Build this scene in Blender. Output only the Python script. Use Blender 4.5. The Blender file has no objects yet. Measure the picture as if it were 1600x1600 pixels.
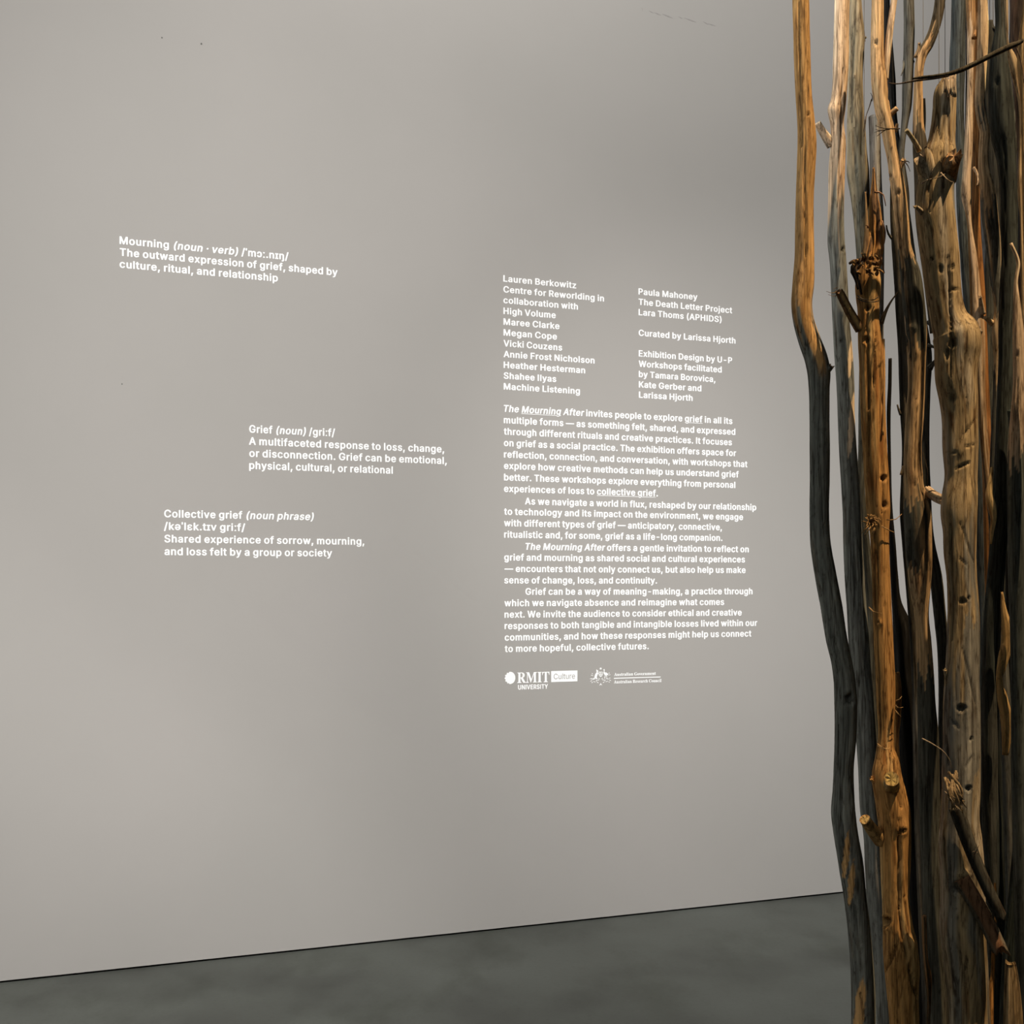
import bpy, math, random
import numpy as np
from mathutils import Vector

random.seed(7)
SC = bpy.context.scene
C = SC.collection

# ------------------------------------------------------------------ camera
CAM_H = 1.5                       # camera height above the floor (m)
FOC = 1716.0                      # focal length in pixels of a 1600 px frame
HOR = 917.0                       # pixel row of the horizon
cam_d = bpy.data.cameras.new('camera')
cam = bpy.data.objects.new('camera', cam_d); C.objects.link(cam)
cam.location = (0, 0, CAM_H)
cam.rotation_euler = (math.radians(90), 0, 0)
cam_d.sensor_width = 36.0
cam_d.lens = 36.0 * FOC / 1600.0
cam_d.shift_y = (HOR - 800.0) / 1600.0
cam_d.clip_start = 0.05
SC.camera = cam

# ------------------------------------------------------------------ world, light, exposure
SC.view_settings.view_transform = 'Standard'
SC.view_settings.look = 'None'
SC.view_settings.exposure = 0.0
SC.view_settings.gamma = 1.0
SC.view_settings.use_curve_mapping = False
w = bpy.data.worlds.new('world'); SC.world = w
w.use_nodes = True
w.node_tree.nodes['Background'].inputs[0].default_value = (0.86, 0.97, 0.95, 1)
w.node_tree.nodes['Background'].inputs[1].default_value = 0.045

def lamp(kind, name, loc, target, energy, color, **kw):
    d = bpy.data.lights.new(name, kind)
    d.energy = energy; d.color = color
    for k, v in kw.items(): setattr(d, k, v)
    o = bpy.data.objects.new(name, d); C.objects.link(o)
    o.location = loc
    o.rotation_euler = (Vector(target) - Vector(loc)).to_track_quat('-Z', 'Y').to_euler()
    return o

# unseen area lamps, fitted to light the wall evenly and spare the trunks
for loc, aim, watt, sp in (((-1.14, 1.14, 3.68), (2.89, 5.81, 0.60), 26, 52.0), ((-5.26, -2.42, 5.40), (-0.98, 4.48, 0.58), 74, 40.2), ((-2.70, -1.01, 5.10), (1.20, 5.23, 4.9), 136, 74.1)):
    lamp('AREA', 'wall_fill_light', loc, aim, watt, (1.0, 0.98, 0.945), shape='RECTANGLE', size=0.4, size_y=0.4, spread=math.radians(sp))
# added fill area overhead, out of view, lifts the shaded trunks
lamp('AREA', 'added_fill_light', (-0.8, -1.6, 5.3), (-0.1, 0.8, 1.5), 15, (0.95, 1.0, 0.95), shape='RECTANGLE', size=3.0, size_y=3.0)
# warm key spot high up at the right, in front of the trunks
lamp('SPOT', 'warm_spot_light', (1.58, 0.5, 5.2), (0.82, 1.62, 1.80), 880, (1.0, 0.73, 0.44), shadow_soft_size=0.015, spot_size=math.radians(27), spot_blend=0.12)

# ------------------------------------------------------------------ the wall plane and pixel helpers
VPX = 5800.0                      # vanishing column of the wall's horizontal lines
a_ = math.atan2(VPX - 800.0, FOC)
WD = Vector((math.sin(a_), math.cos(a_), 0))      # along the wall, to the right
WN = Vector((WD.y, -WD.x, 0))                     # towards the camera
W0 = Vector((0, FOC * CAM_H / (1451.4 - HOR), 0))

def wall_t(px):
    k = (px - 800.0) / FOC
    return k * W0.y / (WD.x - k * WD.y)
def wall_pt(px, py, off=0.0):
    t = wall_t(px); p = W0 + WD * t
    return Vector((p.x, p.y, CAM_H + (HOR - py) / FOC * p.y)) + WN * off

# ------------------------------------------------------------------ materials
def new_mat(name, rough=0.8, col=(0.5, 0.5, 0.5)):
    m = bpy.data.materials.new(name); m.use_nodes = True
    b = m.node_tree.nodes['Principled BSDF']
    b.inputs['Roughness'].default_value = rough
    b.inputs['Base Color'].default_value = (*col, 1)
    b.inputs['Specular IOR Level'].default_value = 0.25
    return m, m.node_tree.nodes, m.node_tree.links, b
def noise(N, L, coord, scale, detail=4, rough=0.55, vec=(1, 1, 1)):
    mp = N.new('ShaderNodeMapping'); mp.inputs['Scale'].default_value = vec
    L.new(coord, mp.inputs['Vector'])
    n = N.new('ShaderNodeTexNoise'); n.inputs['Scale'].default_value = scale
    n.inputs['Detail'].default_value = detail; n.inputs['Roughness'].default_value = rough
    L.new(mp.outputs[0], n.inputs['Vector'])
    return n.outputs['Fac']
def ramp(N, L, fac, stops):
    r = N.new('ShaderNodeValToRGB'); e = r.color_ramp.elements
    while len(e) > 1: e.remove(e[0])
    e[0].position = stops[0][0]; e[0].color = (*stops[0][1], 1)
    for p, c in stops[1:]:
        q = e.new(p); q.color = (*c, 1)
    L.new(fac, r.inputs[0]); return r.outputs[0]
def mul(N, L, a, b, f=1.0):
    m = N.new('ShaderNodeMix'); m.data_type = 'RGBA'; m.blend_type = 'MULTIPLY'
    m.inputs[0].default_value = f
    L.new(a, m.inputs[6]); L.new(b, m.inputs[7]); return m.outputs[2]
def bump(N, L, b, h, strength, dist):
    k = N.new('ShaderNodeBump'); k.inputs['Strength'].default_value = strength
    k.inputs['Distance'].default_value = dist
    L.new(h, k.inputs['Height']); L.new(k.outputs[0], b.inputs['Normal'])

M = {}
def wall_mat():
    m, N, L, b = new_mat('painted_plaster', 0.9)
    tc = N.new('ShaderNodeTexCoord').outputs['Object']
    c = ramp(N, L, noise(N, L, tc, 0.55, 3), [(0.3, (0.345, 0.33, 0.312)), (0.7, (0.372, 0.352, 0.335))])
    s = ramp(N, L, noise(N, L, tc, 9, 4), [(0.2, (0.985, 0.985, 0.985)), (0.8, (1, 1, 1))])
    L.new(mul(N, L, c, s), b.inputs['Base Color'])
    bump(N, L, b, noise(N, L, tc, 260, 2), 0.08, 0.001)
    return m
def floor_mat():
    m, N, L, b = new_mat('polished_concrete', 0.6)
    tc = N.new('ShaderNodeTexCoord').outputs['Object']
    c = ramp(N, L, noise(N, L, tc, 1.1, 6, 0.6, (1, 1, 1)), [(0.32, (0.054, 0.056, 0.050)), (0.5, (0.083, 0.088, 0.078)), (0.7, (0.105, 0.112, 0.101))])
    s = ramp(N, L, noise(N, L, tc, 3.1, 6, 0.65, (1, 0.6, 1)), [(0.30, (0.74, 0.74, 0.71)), (0.5, (1, 1, 1))])
    f = ramp(N, L, noise(N, L, tc, 60, 3, 0.6), [(0.25, (0.9, 0.9, 0.9)), (0.5, (1, 1, 1))])
    L.new(mul(N, L, mul(N, L, c, s, 0.9), f), b.inputs['Base Color'])
    r = N.new('ShaderNodeMapRange'); L.new(noise(N, L, tc, 2.2, 4), r.inputs[0])
    r.inputs[3].default_value = 0.42; r.inputs[4].default_value = 0.72
    L.new(r.outputs[0], b.inputs['Roughness'])
    bump(N, L, b, noise(N, L, tc, 5, 4), 0.08, 0.004)
    return m
def wood_mat():
    m, N, L, b = new_mat('weathered_wood', 0.82)
    b.inputs['Specular IOR Level'].default_value = 0.12
    at = N.new('ShaderNodeAttribute'); at.attribute_name = 'tint'
    tc = N.new('ShaderNodeTexCoord').outputs['Object']
    g = ramp(N, L, noise(N, L, tc, 250, 5, 0.65, (1, 1, 0.06)), [(0.30, (0.62, 0.60, 0.58)), (0.5, (0.97, 0.97, 0.97)), (0.75, (1.15, 1.15, 1.13))])
    g2 = ramp(N, L, noise(N, L, tc, 116, 5, 0.7, (1, 1, 0.35)), [(0.30, (0.40, 0.37, 0.34)), (0.46, (0.98, 0.98, 0.98)), (0.75, (1.12, 1.12, 1.12))])
    fz = ramp(N, L, noise(N, L, tc, 95, 3, 0.5, (1, 1, 0.035)), [(0.470, (1, 1, 1)), (0.497, (0.30, 0.27, 0.25)), (0.503, (0.30, 0.27, 0.25)), (0.530, (1, 1, 1))])
    L.new(mul(N, L, mul(N, L, mul(N, L, at.outputs['Color'], g, 0.9), g2, 0.85), fz, 0.8), b.inputs['Base Color'])
    bump(N, L, b, noise(N, L, tc, 350, 5, 0.7, (1, 1, 0.10)), 0.75, 0.0018)
    return m
M['wall'] = wall_mat(); M['floor'] = floor_mat(); M['wood'] = wood_mat()
M['ceiling'] = new_mat('ceiling_paint', 0.9, (0.12, 0.12, 0.12))[0]
M['dark'] = new_mat('shadow_gap', 0.9, (0.012, 0.011, 0.010))[0]
M['letter'] = new_mat('white_vinyl', 0.75, (0.95, 0.95, 0.955))[0]
M['wire'] = new_mat('thin_steel_wire', 0.5, (0.05, 0.048, 0.045))[0]
M['scuff'] = new_mat('grey_scuff', 0.9, (0.27, 0.255, 0.245))[0]
M['hole'] = new_mat('nail_hole', 0.9, (0.12, 0.115, 0.11))[0]

# ------------------------------------------------------------------ object helpers
def link(name, me, mat=None, parent=None, loc=None):
    o = bpy.data.objects.new(name, me); C.objects.link(o)
    if mat is not None: me.materials.append(mat)
    if loc is not None: o.location = loc
    if parent is not None: o.parent = parent
    return o
def tag(o, label=None, cat=None, group=None, kind=None):
    if label: o['label'] = label
    if cat: o['category'] = cat
    if group: o['group'] = group
    if kind: o['kind'] = kind
    return o
def mesh(name, verts, faces, smooth=False):
    me = bpy.data.meshes.new(name)
    me.from_pydata([tuple(v) for v in verts], [], faces)
    if smooth: me.polygons.foreach_set('use_smooth', [True] * len(me.polygons))
    me.update(); return me
def box_mesh(name, pts8):
    return mesh(name, pts8, [(0, 1, 2, 3), (7, 6, 5, 4), (0, 4, 5, 1), (1, 5, 6, 2), (2, 6, 7, 3), (3, 7, 4, 0)])

# ------------------------------------------------------------------ the setting
def wall_box(name, t0, t1, z0, z1, off, thick, mat):
    q = []
    for o_ in (off, off - thick):
        for (t, z) in ((t0, z0), (t1, z0), (t1, z1), (t0, z1)):
            p = W0 + WD * t + WN * o_; q.append((p.x, p.y, z))
    return tag(link(name, box_mesh(name, q), mat), kind='structure')
CEIL = 5.6
wall_box('wall_back', -7.0, 8.0, 0.0095, CEIL, 0.0, 0.15, M['wall'])
wall_box('gap_shade_1', -7.0, 8.0, 0.0, 0.0095, -0.012, 0.13, M['dark'])  # near-black strip paints the shade inside the gap under the wall
link_floor = tag(link('floor', box_mesh('floor', [(-8, -5, 0), (10, -5, 0), (10, 9, 0), (-8, 9, 0), (-8, -5, -.1), (10, -5, -.1), (10, 9, -.1), (-8, 9, -.1)]), M['floor']), kind='structure')
tag(link('ceiling', box_mesh('ceiling', [(-8, -5, CEIL + .1), (10, -5, CEIL + .1), (10, 9, CEIL + .1), (-8, 9, CEIL + .1), (-8, -5, CEIL), (10, -5, CEIL), (10, 9, CEIL), (-8, 9, CEIL)]), M['ceiling']), kind='structure')

# ------------------------------------------------------------------ lettering
# letter outlines: advance width and closed polygons in 1/1000 of the type size
SANS = {
 ' ': (187, ''),
 '(': (337, '263,553 242,557 194,557 173,553 160,543 106,429 78,330 66,234 64,204 72,117 85,63 100,18 121,-30 160,-102 173,-111 191,-115 242,-115 263,-111 273,-105 278,-96 272,-78 229,15 202,105 189,207 198,300 205,330 235,435 278,534 275,544'),
 ')': (337, '28,553 15,543 12,531 55,432 85,327 98,225 98,189 89,114 64,27 10,-96 16,-106 28,-112 46,-115 100,-115 118,-111 128,-105 154,-60 184,6 211,90 224,162 224,222 215,315 181,438 130,544 118,553 97,557 49,557'),
 ',': (247, '20,-131 44,-138 83,-138 104,-134 116,-125 173,64 170,76 164,83 137,90 80,90 59,86 46,76 39,58 12,-104 12,-122'),
 '-': (528, '386,191 387,236 384,245 373,257 352,262 127,262 100,255 90,239 90,194 92,185 103,174 124,169 349,169 376,176'),
 '.': (247, '179,41 177,56 171,68 152,88 131,99 101,105 71,99 50,88 32,68 26,56 24,41 29,20 44,-2 68,-16 98,-22 134,-16 156,-4 174,20'),
 '/': (312, '0,-91 21,-95 72,-95 96,-88 106,-76 274,512 277,530 270,541 261,546 240,550 192,550 168,543 159,530 -13,-70 -12,-82'),
 'A': (557, '-10,-6 2,-15 23,-19 83,-19 110,-12 123,6 164,117 167,123 173,125 338,124 348,108 386,6 397,-12 425,-19 482,-19 503,-15 516,-6 519,3 513,21 450,183 327,498 321,510 311,520 284,527 221,527 200,523 185,510 2,39 -11,3/251,355 257,350 303,225 302,219 209,218 204,222'),
 'B': (531, '42,519 36,513 32,501 32,6 37,-6 49,-15 70,-19 259,-19 304,-16 340,-9 379,3 422,27 445,54 458,75 470,108 473,138 470,171 452,210 431,237 390,267 427,303 440,321 449,345 452,375 449,405 434,441 421,460 400,482 370,502 349,511 298,524 265,527 70,527/163,209 169,212 280,212 310,202 331,184 344,159 346,135 340,108 325,90 304,81 286,77 256,74 164,75 161,81/163,305 161,426 164,432 259,434 283,431 305,420 319,403 326,369 323,351 314,330 301,318 280,309 247,302 169,302'),
 'C': (589, '449,482 418,501 376,519 283,535 247,532 193,519 142,498 104,470 66,428 45,395 24,344 14,287 12,254 15,218 24,164 48,107 71,71 124,23 148,8 181,-7 214,-16 283,-25 322,-23 376,-10 418,8 452,29 478,52 496,77 520,122 529,152 526,164 514,174 493,178 439,178 418,174 405,164 385,122 356,92 322,77 283,71 247,76 229,83 211,92 188,110 162,146 144,206 140,236 144,302 162,362 187,397 217,420 244,432 283,438 304,436 322,432 355,417 385,387 405,344 418,335 439,331 493,331 514,335 523,340 529,350 529,356 520,386 506,416 485,446'),
 'D': (580, '42,-12 70,-19 232,-19 280,-16 310,-10 349,0 391,18 427,41 461,75 485,111 506,159 518,228 518,279 509,339 494,381 485,399 442,455 403,484 376,499 346,511 289,524 250,527 70,527 49,523 39,516 32,501 32,6 36,-6/164,75 161,81 162,429 169,434 241,434 277,430 319,415 350,390 371,360 389,303 392,267 389,207 373,153 355,126 343,113 319,96 298,87 277,80 226,74'),
 'E': (492, '418,-12 428,3 428,48 424,61 412,70 391,74 169,74 163,77 161,204 164,210 370,212 391,216 400,221 407,231 407,279 404,291 398,297 373,305 164,306 161,312 161,426 163,431 169,434 388,434 409,438 419,444 425,456 425,501 422,513 409,523 388,527 70,527 43,520 36,513 32,501 32,6 36,-6 49,-15 70,-19 391,-19'),
 'F': (483, '48,-15 70,-19 124,-19 145,-15 158,-6 161,6 161,195 164,201 358,203 385,210 395,222 395,276 389,285 379,292 358,296 164,297 161,303 163,431 169,434 385,434 406,438 418,447 422,459 422,504 412,520 385,527 70,527 49,523 36,513 32,501 32,6 36,-6'),
 'G': (599, '136,495 97,466 70,435 51,407 30,362 15,302 12,254 15,206 30,146 51,101 68,74 100,40 115,29 136,14 166,-1 214,-16 250,-23 283,-25 337,-20 376,-10 427,11 461,35 499,77 509,92 529,140 536,191 536,248 530,263 520,270 499,274 307,274 279,266 270,251 269,206 273,194 280,188 307,181 400,181 406,178 407,173 393,131 373,103 343,83 319,74 286,71 247,77 211,92 185,113 163,146 144,206 140,236 144,302 162,362 181,390 211,417 244,432 283,438 322,432 346,420 356,413 385,384 409,340 418,335 439,331 499,331 517,335 529,344 531,356 523,383 502,422 485,446 461,470 418,501 376,519 319,532 283,535 247,532 190,519'),
 'H': (596, '508,-10 515,6 515,501 509,516 499,523 481,527 424,527 403,523 390,513 386,501 386,315 384,309 169,308 164,309 161,315 161,501 158,513 145,523 124,527 67,527 49,523 40,518 32,501 32,6 39,-9 49,-15 67,-19 124,-19 145,-15 158,-6 161,6 161,207 164,213 379,215 384,213 386,207 386,6 390,-6 403,-15 424,-19 481,-19 499,-15'),
 'I': (244, '67,-19 124,-19 145,-15 155,-9 161,3 161,501 158,513 152,519 127,527 70,527 49,523 39,516 33,504 32,6 36,-6 42,-12'),
 'K': (543, '499,-10 504,-3 503,6 292,285 296,294 497,498 501,507 497,516 487,523 466,527 391,527 364,520 166,318 163,319 162,324 161,501 158,513 145,523 124,527 67,527 49,523 40,518 32,501 32,6 39,-9 49,-15 67,-19 124,-19 145,-15 157,-6 161,6 162,159 167,168 205,204 211,201 349,18 375,-12 403,-19 469,-19 490,-15'),
 'L': (465, '49,523 37,514 32,501 32,6 36,-6 49,-15 70,-19 376,-19 403,-12 413,3 413,48 409,61 397,70 376,74 169,74 163,77 161,507 151,520 127,527 70,527'),
 'M': (714, '626,516 616,523 595,527 511,527 490,523 478,514 334,167 330,171 188,513 175,523 154,527 70,527 49,523 40,518 32,501 32,6 39,-9 49,-15 67,-19 121,-19 148,-12 158,0 160,258 163,258 170,246 270,6 283,-12 310,-19 355,-19 376,-15 388,-6 489,234 499,254 502,255 505,-1 517,-14 541,-19 598,-19 616,-15 625,-10 632,6 632,501'),
 'N': (602, '40,-10 49,-15 67,-19 124,-19 151,-12 161,0 161,303 162,312 166,314 387,-9 397,-15 418,-19 487,-19 505,-15 515,-9 521,6 521,501 514,518 505,523 487,527 430,527 403,520 393,507 391,195 385,198 169,518 160,523 139,527 70,527 49,523 39,516 32,501 32,6'),
 'O': (613, '430,495 385,516 319,532 283,535 214,525 175,513 132,491 106,472 79,445 48,401 24,344 15,290 12,254 14,221 24,164 45,113 70,74 109,34 142,11 190,-10 250,-23 283,-25 352,-16 385,-7 430,14 457,34 491,68 514,101 538,155 551,212 551,290 545,326 538,353 526,383 496,434 458,473/283,438 322,432 343,423 383,392 403,362 412,338 422,305 425,269 421,197 403,146 391,128 377,110 349,89 322,77 286,71 247,76 229,83 211,92 185,113 159,152 147,188 140,236 140,272 147,317 168,371 187,397 211,417 244,432'),
 'P': (520, '43,-12 70,-19 124,-19 145,-15 158,-6 161,6 161,159 164,165 247,167 325,177 373,195 412,224 440,258 452,285 461,321 464,348 458,390 437,441 418,464 391,487 367,502 325,517 256,527 70,527 49,523 36,513 32,501 32,6 36,-6/164,261 161,267 163,431 169,434 262,434 292,427 311,414 326,393 332,375 335,348 332,315 313,283 289,267 256,260'),
 'R': (524, '43,520 36,513 32,501 32,6 37,-6 49,-15 70,-19 127,-19 145,-15 154,-10 161,6 162,174 169,179 235,179 244,174 336,12 352,-10 361,-15 382,-19 445,-19 473,-12 481,0 479,9 370,198 373,205 413,231 439,264 455,297 461,321 464,354 458,399 437,444 416,471 382,496 364,505 298,524 262,527 70,527/163,275 161,426 164,432 262,434 295,427 317,411 332,384 335,345 329,312 316,293 298,282 277,275 247,272 169,272'),
 'S': (522, '77,18 122,-6 164,-18 239,-27 272,-25 314,-18 365,0 404,23 437,60 458,105 462,150 458,174 452,189 434,218 401,250 344,280 236,309 194,324 162,345 153,366 154,393 163,411 175,423 212,439 251,440 281,433 302,422 317,405 331,372 344,363 365,359 419,359 443,364 452,372 454,378 446,417 425,457 395,487 347,514 308,526 260,533 221,533 176,526 128,511 85,486 52,453 31,411 25,372 34,327 62,287 77,273 119,246 188,222 296,190 327,168 332,159 336,141 332,117 326,105 305,84 275,71 230,68 191,75 166,87 148,108 137,141 125,151 104,155 47,155 24,150 15,144 11,135 19,96 41,54'),
 'T': (524, '265,-19 292,-12 299,-6 303,6 303,429 310,434 433,434 456,438 466,447 471,456 470,507 460,520 433,527 40,527 19,523 7,514 3,501 3,456 13,441 40,434 166,434 173,429 174,3 180,-9 190,-15 211,-19'),
 'U': (596, '42,520 36,514 32,502 33,175 39,124 63,73 94,37 136,7 154,-2 202,-18 274,-26 346,-18 394,-2 451,33 491,82 509,124 515,175 515,502 511,515 499,524 481,528 424,528 403,524 390,514 386,502 386,172 383,145 368,112 347,91 331,82 307,73 274,70 244,73 217,82 199,94 177,118 165,145 161,172 161,502 158,514 145,524 124,528 70,528'),
 'V': (557, '-5,516 -10,507 -10,501 188,-3 203,-15 224,-19 287,-19 314,-12 321,-6 330,12 516,495 519,504 516,513 503,523 482,527 422,527 404,523 392,513 260,158 254,151 117,513 104,523 83,527 23,527 5,523'),
 'W': (775, '735,513 722,523 704,527 647,527 626,523 611,510 528,207 521,197 518,201 438,492 429,513 416,523 395,527 332,527 305,520 293,504 206,197 203,198 197,216 114,513 101,523 80,527 23,527 5,523 -4,518 -10,507 -10,498 134,0 139,-9 149,-15 167,-19 236,-19 257,-15 270,-6 276,6 362,302 366,300 372,282 455,-6 467,-15 488,-19 557,-19 575,-15 584,-10 594,6 729,468 738,501'),
 'X': (550, '-5,-10 4,-15 25,-19 88,-19 115,-12 130,3 250,164 256,160 355,24 385,-12 412,-19 475,-19 496,-15 507,-9 511,0 506,12 326,261 331,273 494,495 499,507 493,518 484,523 463,527 403,527 376,520 364,508 253,358 247,360 142,508 130,520 103,527 40,527 19,523 9,516 4,507 7,498 179,261 172,249 -8,6 -9,-3'),
 'Y': (548, '221,-19 278,-19 296,-15 309,-6 313,6 314,204 501,489 509,507 500,520 473,527 410,527 382,519 362,492 251,322 245,326 129,507 117,519 89,527 26,527 5,523 -7,513 -10,507 -7,498 183,210 184,3 194,-12'),
 'a': (460, '380,-10 388,6 388,252 384,282 375,312 354,345 326,370 308,379 269,394 224,401 191,401 119,388 89,376 59,356 32,325 16,297 17,285 26,277 104,257 128,264 151,291 170,304 209,313 236,307 252,294 258,279 262,255 259,249 245,245 116,226 67,207 41,191 20,168 8,141 4,123 4,93 8,72 31,30 52,9 80,-8 143,-25 170,-27 221,-19 239,-15 263,-3 281,-15 302,-19 353,-19 371,-15/260,158 261,129 251,99 239,84 222,72 200,65 164,65 149,71 134,84 128,105 131,123 134,129 149,139 161,145 194,152 254,160'),
 'b': (497, '36,521 29,514 25,502 25,7 29,-5 42,-14 60,-18 111,-18 132,-14 150,-1 168,-11 195,-20 243,-26 306,-17 357,7 397,43 420,79 439,136 442,166 439,241 417,301 391,340 366,363 351,374 309,392 276,399 234,402 189,395 153,383 151,502 145,517 135,524 114,528 63,528/249,66 216,67 189,81 174,97 164,112 151,163 151,220 164,265 175,283 192,299 210,308 231,312 258,308 276,299 291,285 306,256 316,217 316,157 306,121 294,97 282,84 261,70'),
 'c': (468, '386,46 411,94 409,106 393,119 327,134 309,131 300,126 283,97 267,80 249,70 234,66 201,66 174,79 159,94 144,118 134,154 131,184 134,220 144,256 161,283 177,299 195,308 225,312 246,308 264,299 280,283 296,253 309,246 333,246 387,259 403,265 409,271 412,280 400,304 386,328 354,360 336,371 291,392 213,402 150,392 120,380 102,370 59,334 33,298 21,268 11,238 6,184 12,133 27,91 36,73 66,33 99,7 153,-17 219,-26 282,-18 309,-8 345,10'),
 'd': (497, '414,521 387,528 336,528 315,524 305,517 299,502 297,383 261,395 219,402 174,399 141,392 99,374 66,348 54,334 33,301 11,244 6,190 11,133 36,70 57,39 96,4 144,-17 207,-26 255,-20 282,-11 300,-1 318,-14 339,-18 390,-18 408,-14 421,-5 425,7 425,502 421,514/201,66 174,79 153,103 144,121 135,151 131,190 138,238 144,259 156,281 171,297 186,305 219,312 240,308 258,299 275,283 286,265 299,226 299,157 289,121 280,103 260,79 234,67'),
 'e': (476, '102,371 72,348 54,328 30,292 12,244 6,187 11,136 36,73 63,36 99,7 147,-14 174,-21 225,-26 261,-24 315,-11 354,10 381,33 400,55 415,88 412,97 405,104 324,122 303,115 277,82 255,70 225,64 201,66 177,76 159,91 144,115 136,145 138,149 144,150 384,150 411,157 422,172 422,232 409,280 385,325 354,357 324,377 297,389 243,399 219,402 183,399 141,389/137,244 144,265 159,288 177,302 210,312 243,308 262,298 285,269 293,247 291,243 285,240 144,240'),
 'f': (317, '91,-19 142,-19 163,-15 172,-10 178,0 180,303 187,308 235,308 256,312 268,321 272,333 272,375 266,387 256,394 238,398 182,399 179,414 183,438 187,448 196,454 253,452 268,462 286,519 277,532 256,541 196,548 133,535 109,523 77,495 60,462 56,441 55,401 -8,394 -18,387 -24,378 -24,330 -17,317 -8,312 10,308 49,308 56,303 57,3 67,-12'),
 'g': (498, '414,390 387,397 336,397 315,392 300,379 276,390 240,400 210,403 183,400 147,393 102,375 75,355 54,332 28,293 12,248 6,191 15,125 33,83 51,56 72,34 96,17 144,-4 207,-13 255,-7 291,6 297,6 299,-1 291,-46 276,-64 246,-77 219,-79 180,-73 156,-58 132,-32 120,-26 105,-24 90,-27 66,-39 36,-56 30,-64 27,-73 56,-112 69,-124 135,-157 183,-167 219,-169 252,-167 327,-148 367,-127 397,-97 418,-55 425,-10 425,371 421,383/216,312 237,309 255,302 277,281 289,260 298,230 301,194 295,143 286,119 277,104 257,86 240,80 219,77 186,83 171,91 156,107 144,128 135,155 131,191 135,230 144,257 159,284 174,300 195,309'),
 'h': (483, '36,520 29,513 25,501 25,6 29,-6 42,-15 63,-19 117,-19 135,-15 147,-6 151,6 151,234 155,258 162,277 176,294 192,304 213,311 225,311 246,307 263,294 276,276 280,264 283,240 283,6 287,-6 300,-15 321,-19 372,-19 399,-12 405,-6 409,6 409,240 402,291 384,333 354,367 330,382 297,395 258,401 228,401 183,394 159,382 153,383 151,501 145,516 135,523 114,527 63,527'),
 'i': (225, '62,-19 113,-19 134,-15 144,-9 150,3 150,372 146,384 141,390 116,398 65,398 44,394 34,387 28,375 27,6 31,-6 37,-12/14,483 19,462 43,438 56,432 89,425 122,432 143,444 155,459 162,477 161,495 146,521 122,535 92,542 65,538 43,528 19,504'),
 'j': (225, '116,396 65,396 44,392 35,387 28,376 27,-29 23,-53 14,-65 5,-69 -25,-73 -35,-80 -41,-89 -41,-143 -35,-152 -25,-158 -4,-162 29,-159 59,-152 92,-140 125,-110 136,-95 146,-68 150,-44 150,370 146,382 141,388/14,484 18,466 35,444 53,433 83,426 113,429 131,436 152,454 162,478 159,502 140,525 122,536 89,542 56,536 34,523 19,502'),
 'k': (452, '36,520 29,513 25,501 25,6 29,-6 42,-15 63,-19 117,-19 135,-15 145,-9 151,6 151,129 153,136 159,141 175,126 291,-12 318,-19 387,-19 414,-12 421,-3 420,7 249,213 252,221 297,266 405,368 409,375 408,384 396,394 375,398 309,398 288,394 247,360 168,281 153,274 150,509 141,520 117,527 63,527'),
 'l': (225, '60,-19 114,-19 135,-15 145,-9 151,3 151,501 147,513 141,519 117,527 63,527 42,523 31,516 25,504 25,6 29,-6 35,-12'),
 'm': (695, '615,-6 619,6 619,279 612,306 600,333 579,362 552,382 513,397 477,404 459,404 393,391 342,360 336,362 321,376 288,394 237,404 168,391 150,381 132,394 111,398 60,398 42,394 29,384 25,372 25,6 29,-6 36,-12 63,-19 114,-19 135,-15 147,-6 151,6 151,249 158,276 169,294 183,304 210,311 228,310 243,302 255,285 259,270 259,6 263,-6 269,-12 297,-19 348,-19 370,-15 383,-3 385,6 385,249 397,288 416,306 432,311 459,311 474,304 486,291 493,273 496,252 496,6 500,-6 513,-15 534,-19 585,-19 603,-15'),
 'n': (483, '402,-10 409,6 409,240 406,273 393,315 384,333 369,353 354,367 324,385 300,394 261,401 201,398 183,394 153,380 132,394 111,398 60,398 42,394 33,389 25,372 25,6 31,-9 42,-15 60,-19 114,-19 135,-15 147,-6 151,6 151,234 155,258 162,277 176,294 192,304 213,311 225,311 246,307 263,294 276,276 280,264 283,240 283,6 287,-6 300,-15 321,-19 375,-19 393,-15'),
 'o': (488, '339,371 288,392 228,402 210,402 150,392 108,374 90,361 60,336 33,298 11,238 6,184 12,133 36,73 63,36 99,7 153,-17 171,-21 219,-26 285,-17 330,1 346,10 381,42 406,76 427,127 431,145 434,193 427,247 412,286 388,325/216,312 246,308 267,296 281,283 298,250 308,199 304,148 298,124 286,100 261,76 243,67 222,64 192,70 174,79 159,94 144,118 134,154 131,187 138,235 144,256 156,277 177,299 195,308'),
 'p': (497, '36,-155 63,-162 114,-162 135,-158 147,-149 151,-137 153,-5 195,-20 243,-26 306,-17 357,7 378,24 399,46 420,79 438,133 442,163 442,211 438,244 420,295 393,337 351,374 309,392 249,402 189,395 150,379 132,392 111,396 60,396 42,392 29,382 25,370 25,-137 29,-149/249,66 216,67 189,81 174,97 164,112 151,163 151,220 164,265 175,283 192,299 210,308 231,312 258,308 276,299 291,285 306,256 316,217 316,157 306,121 294,97 282,84 261,70'),
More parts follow.
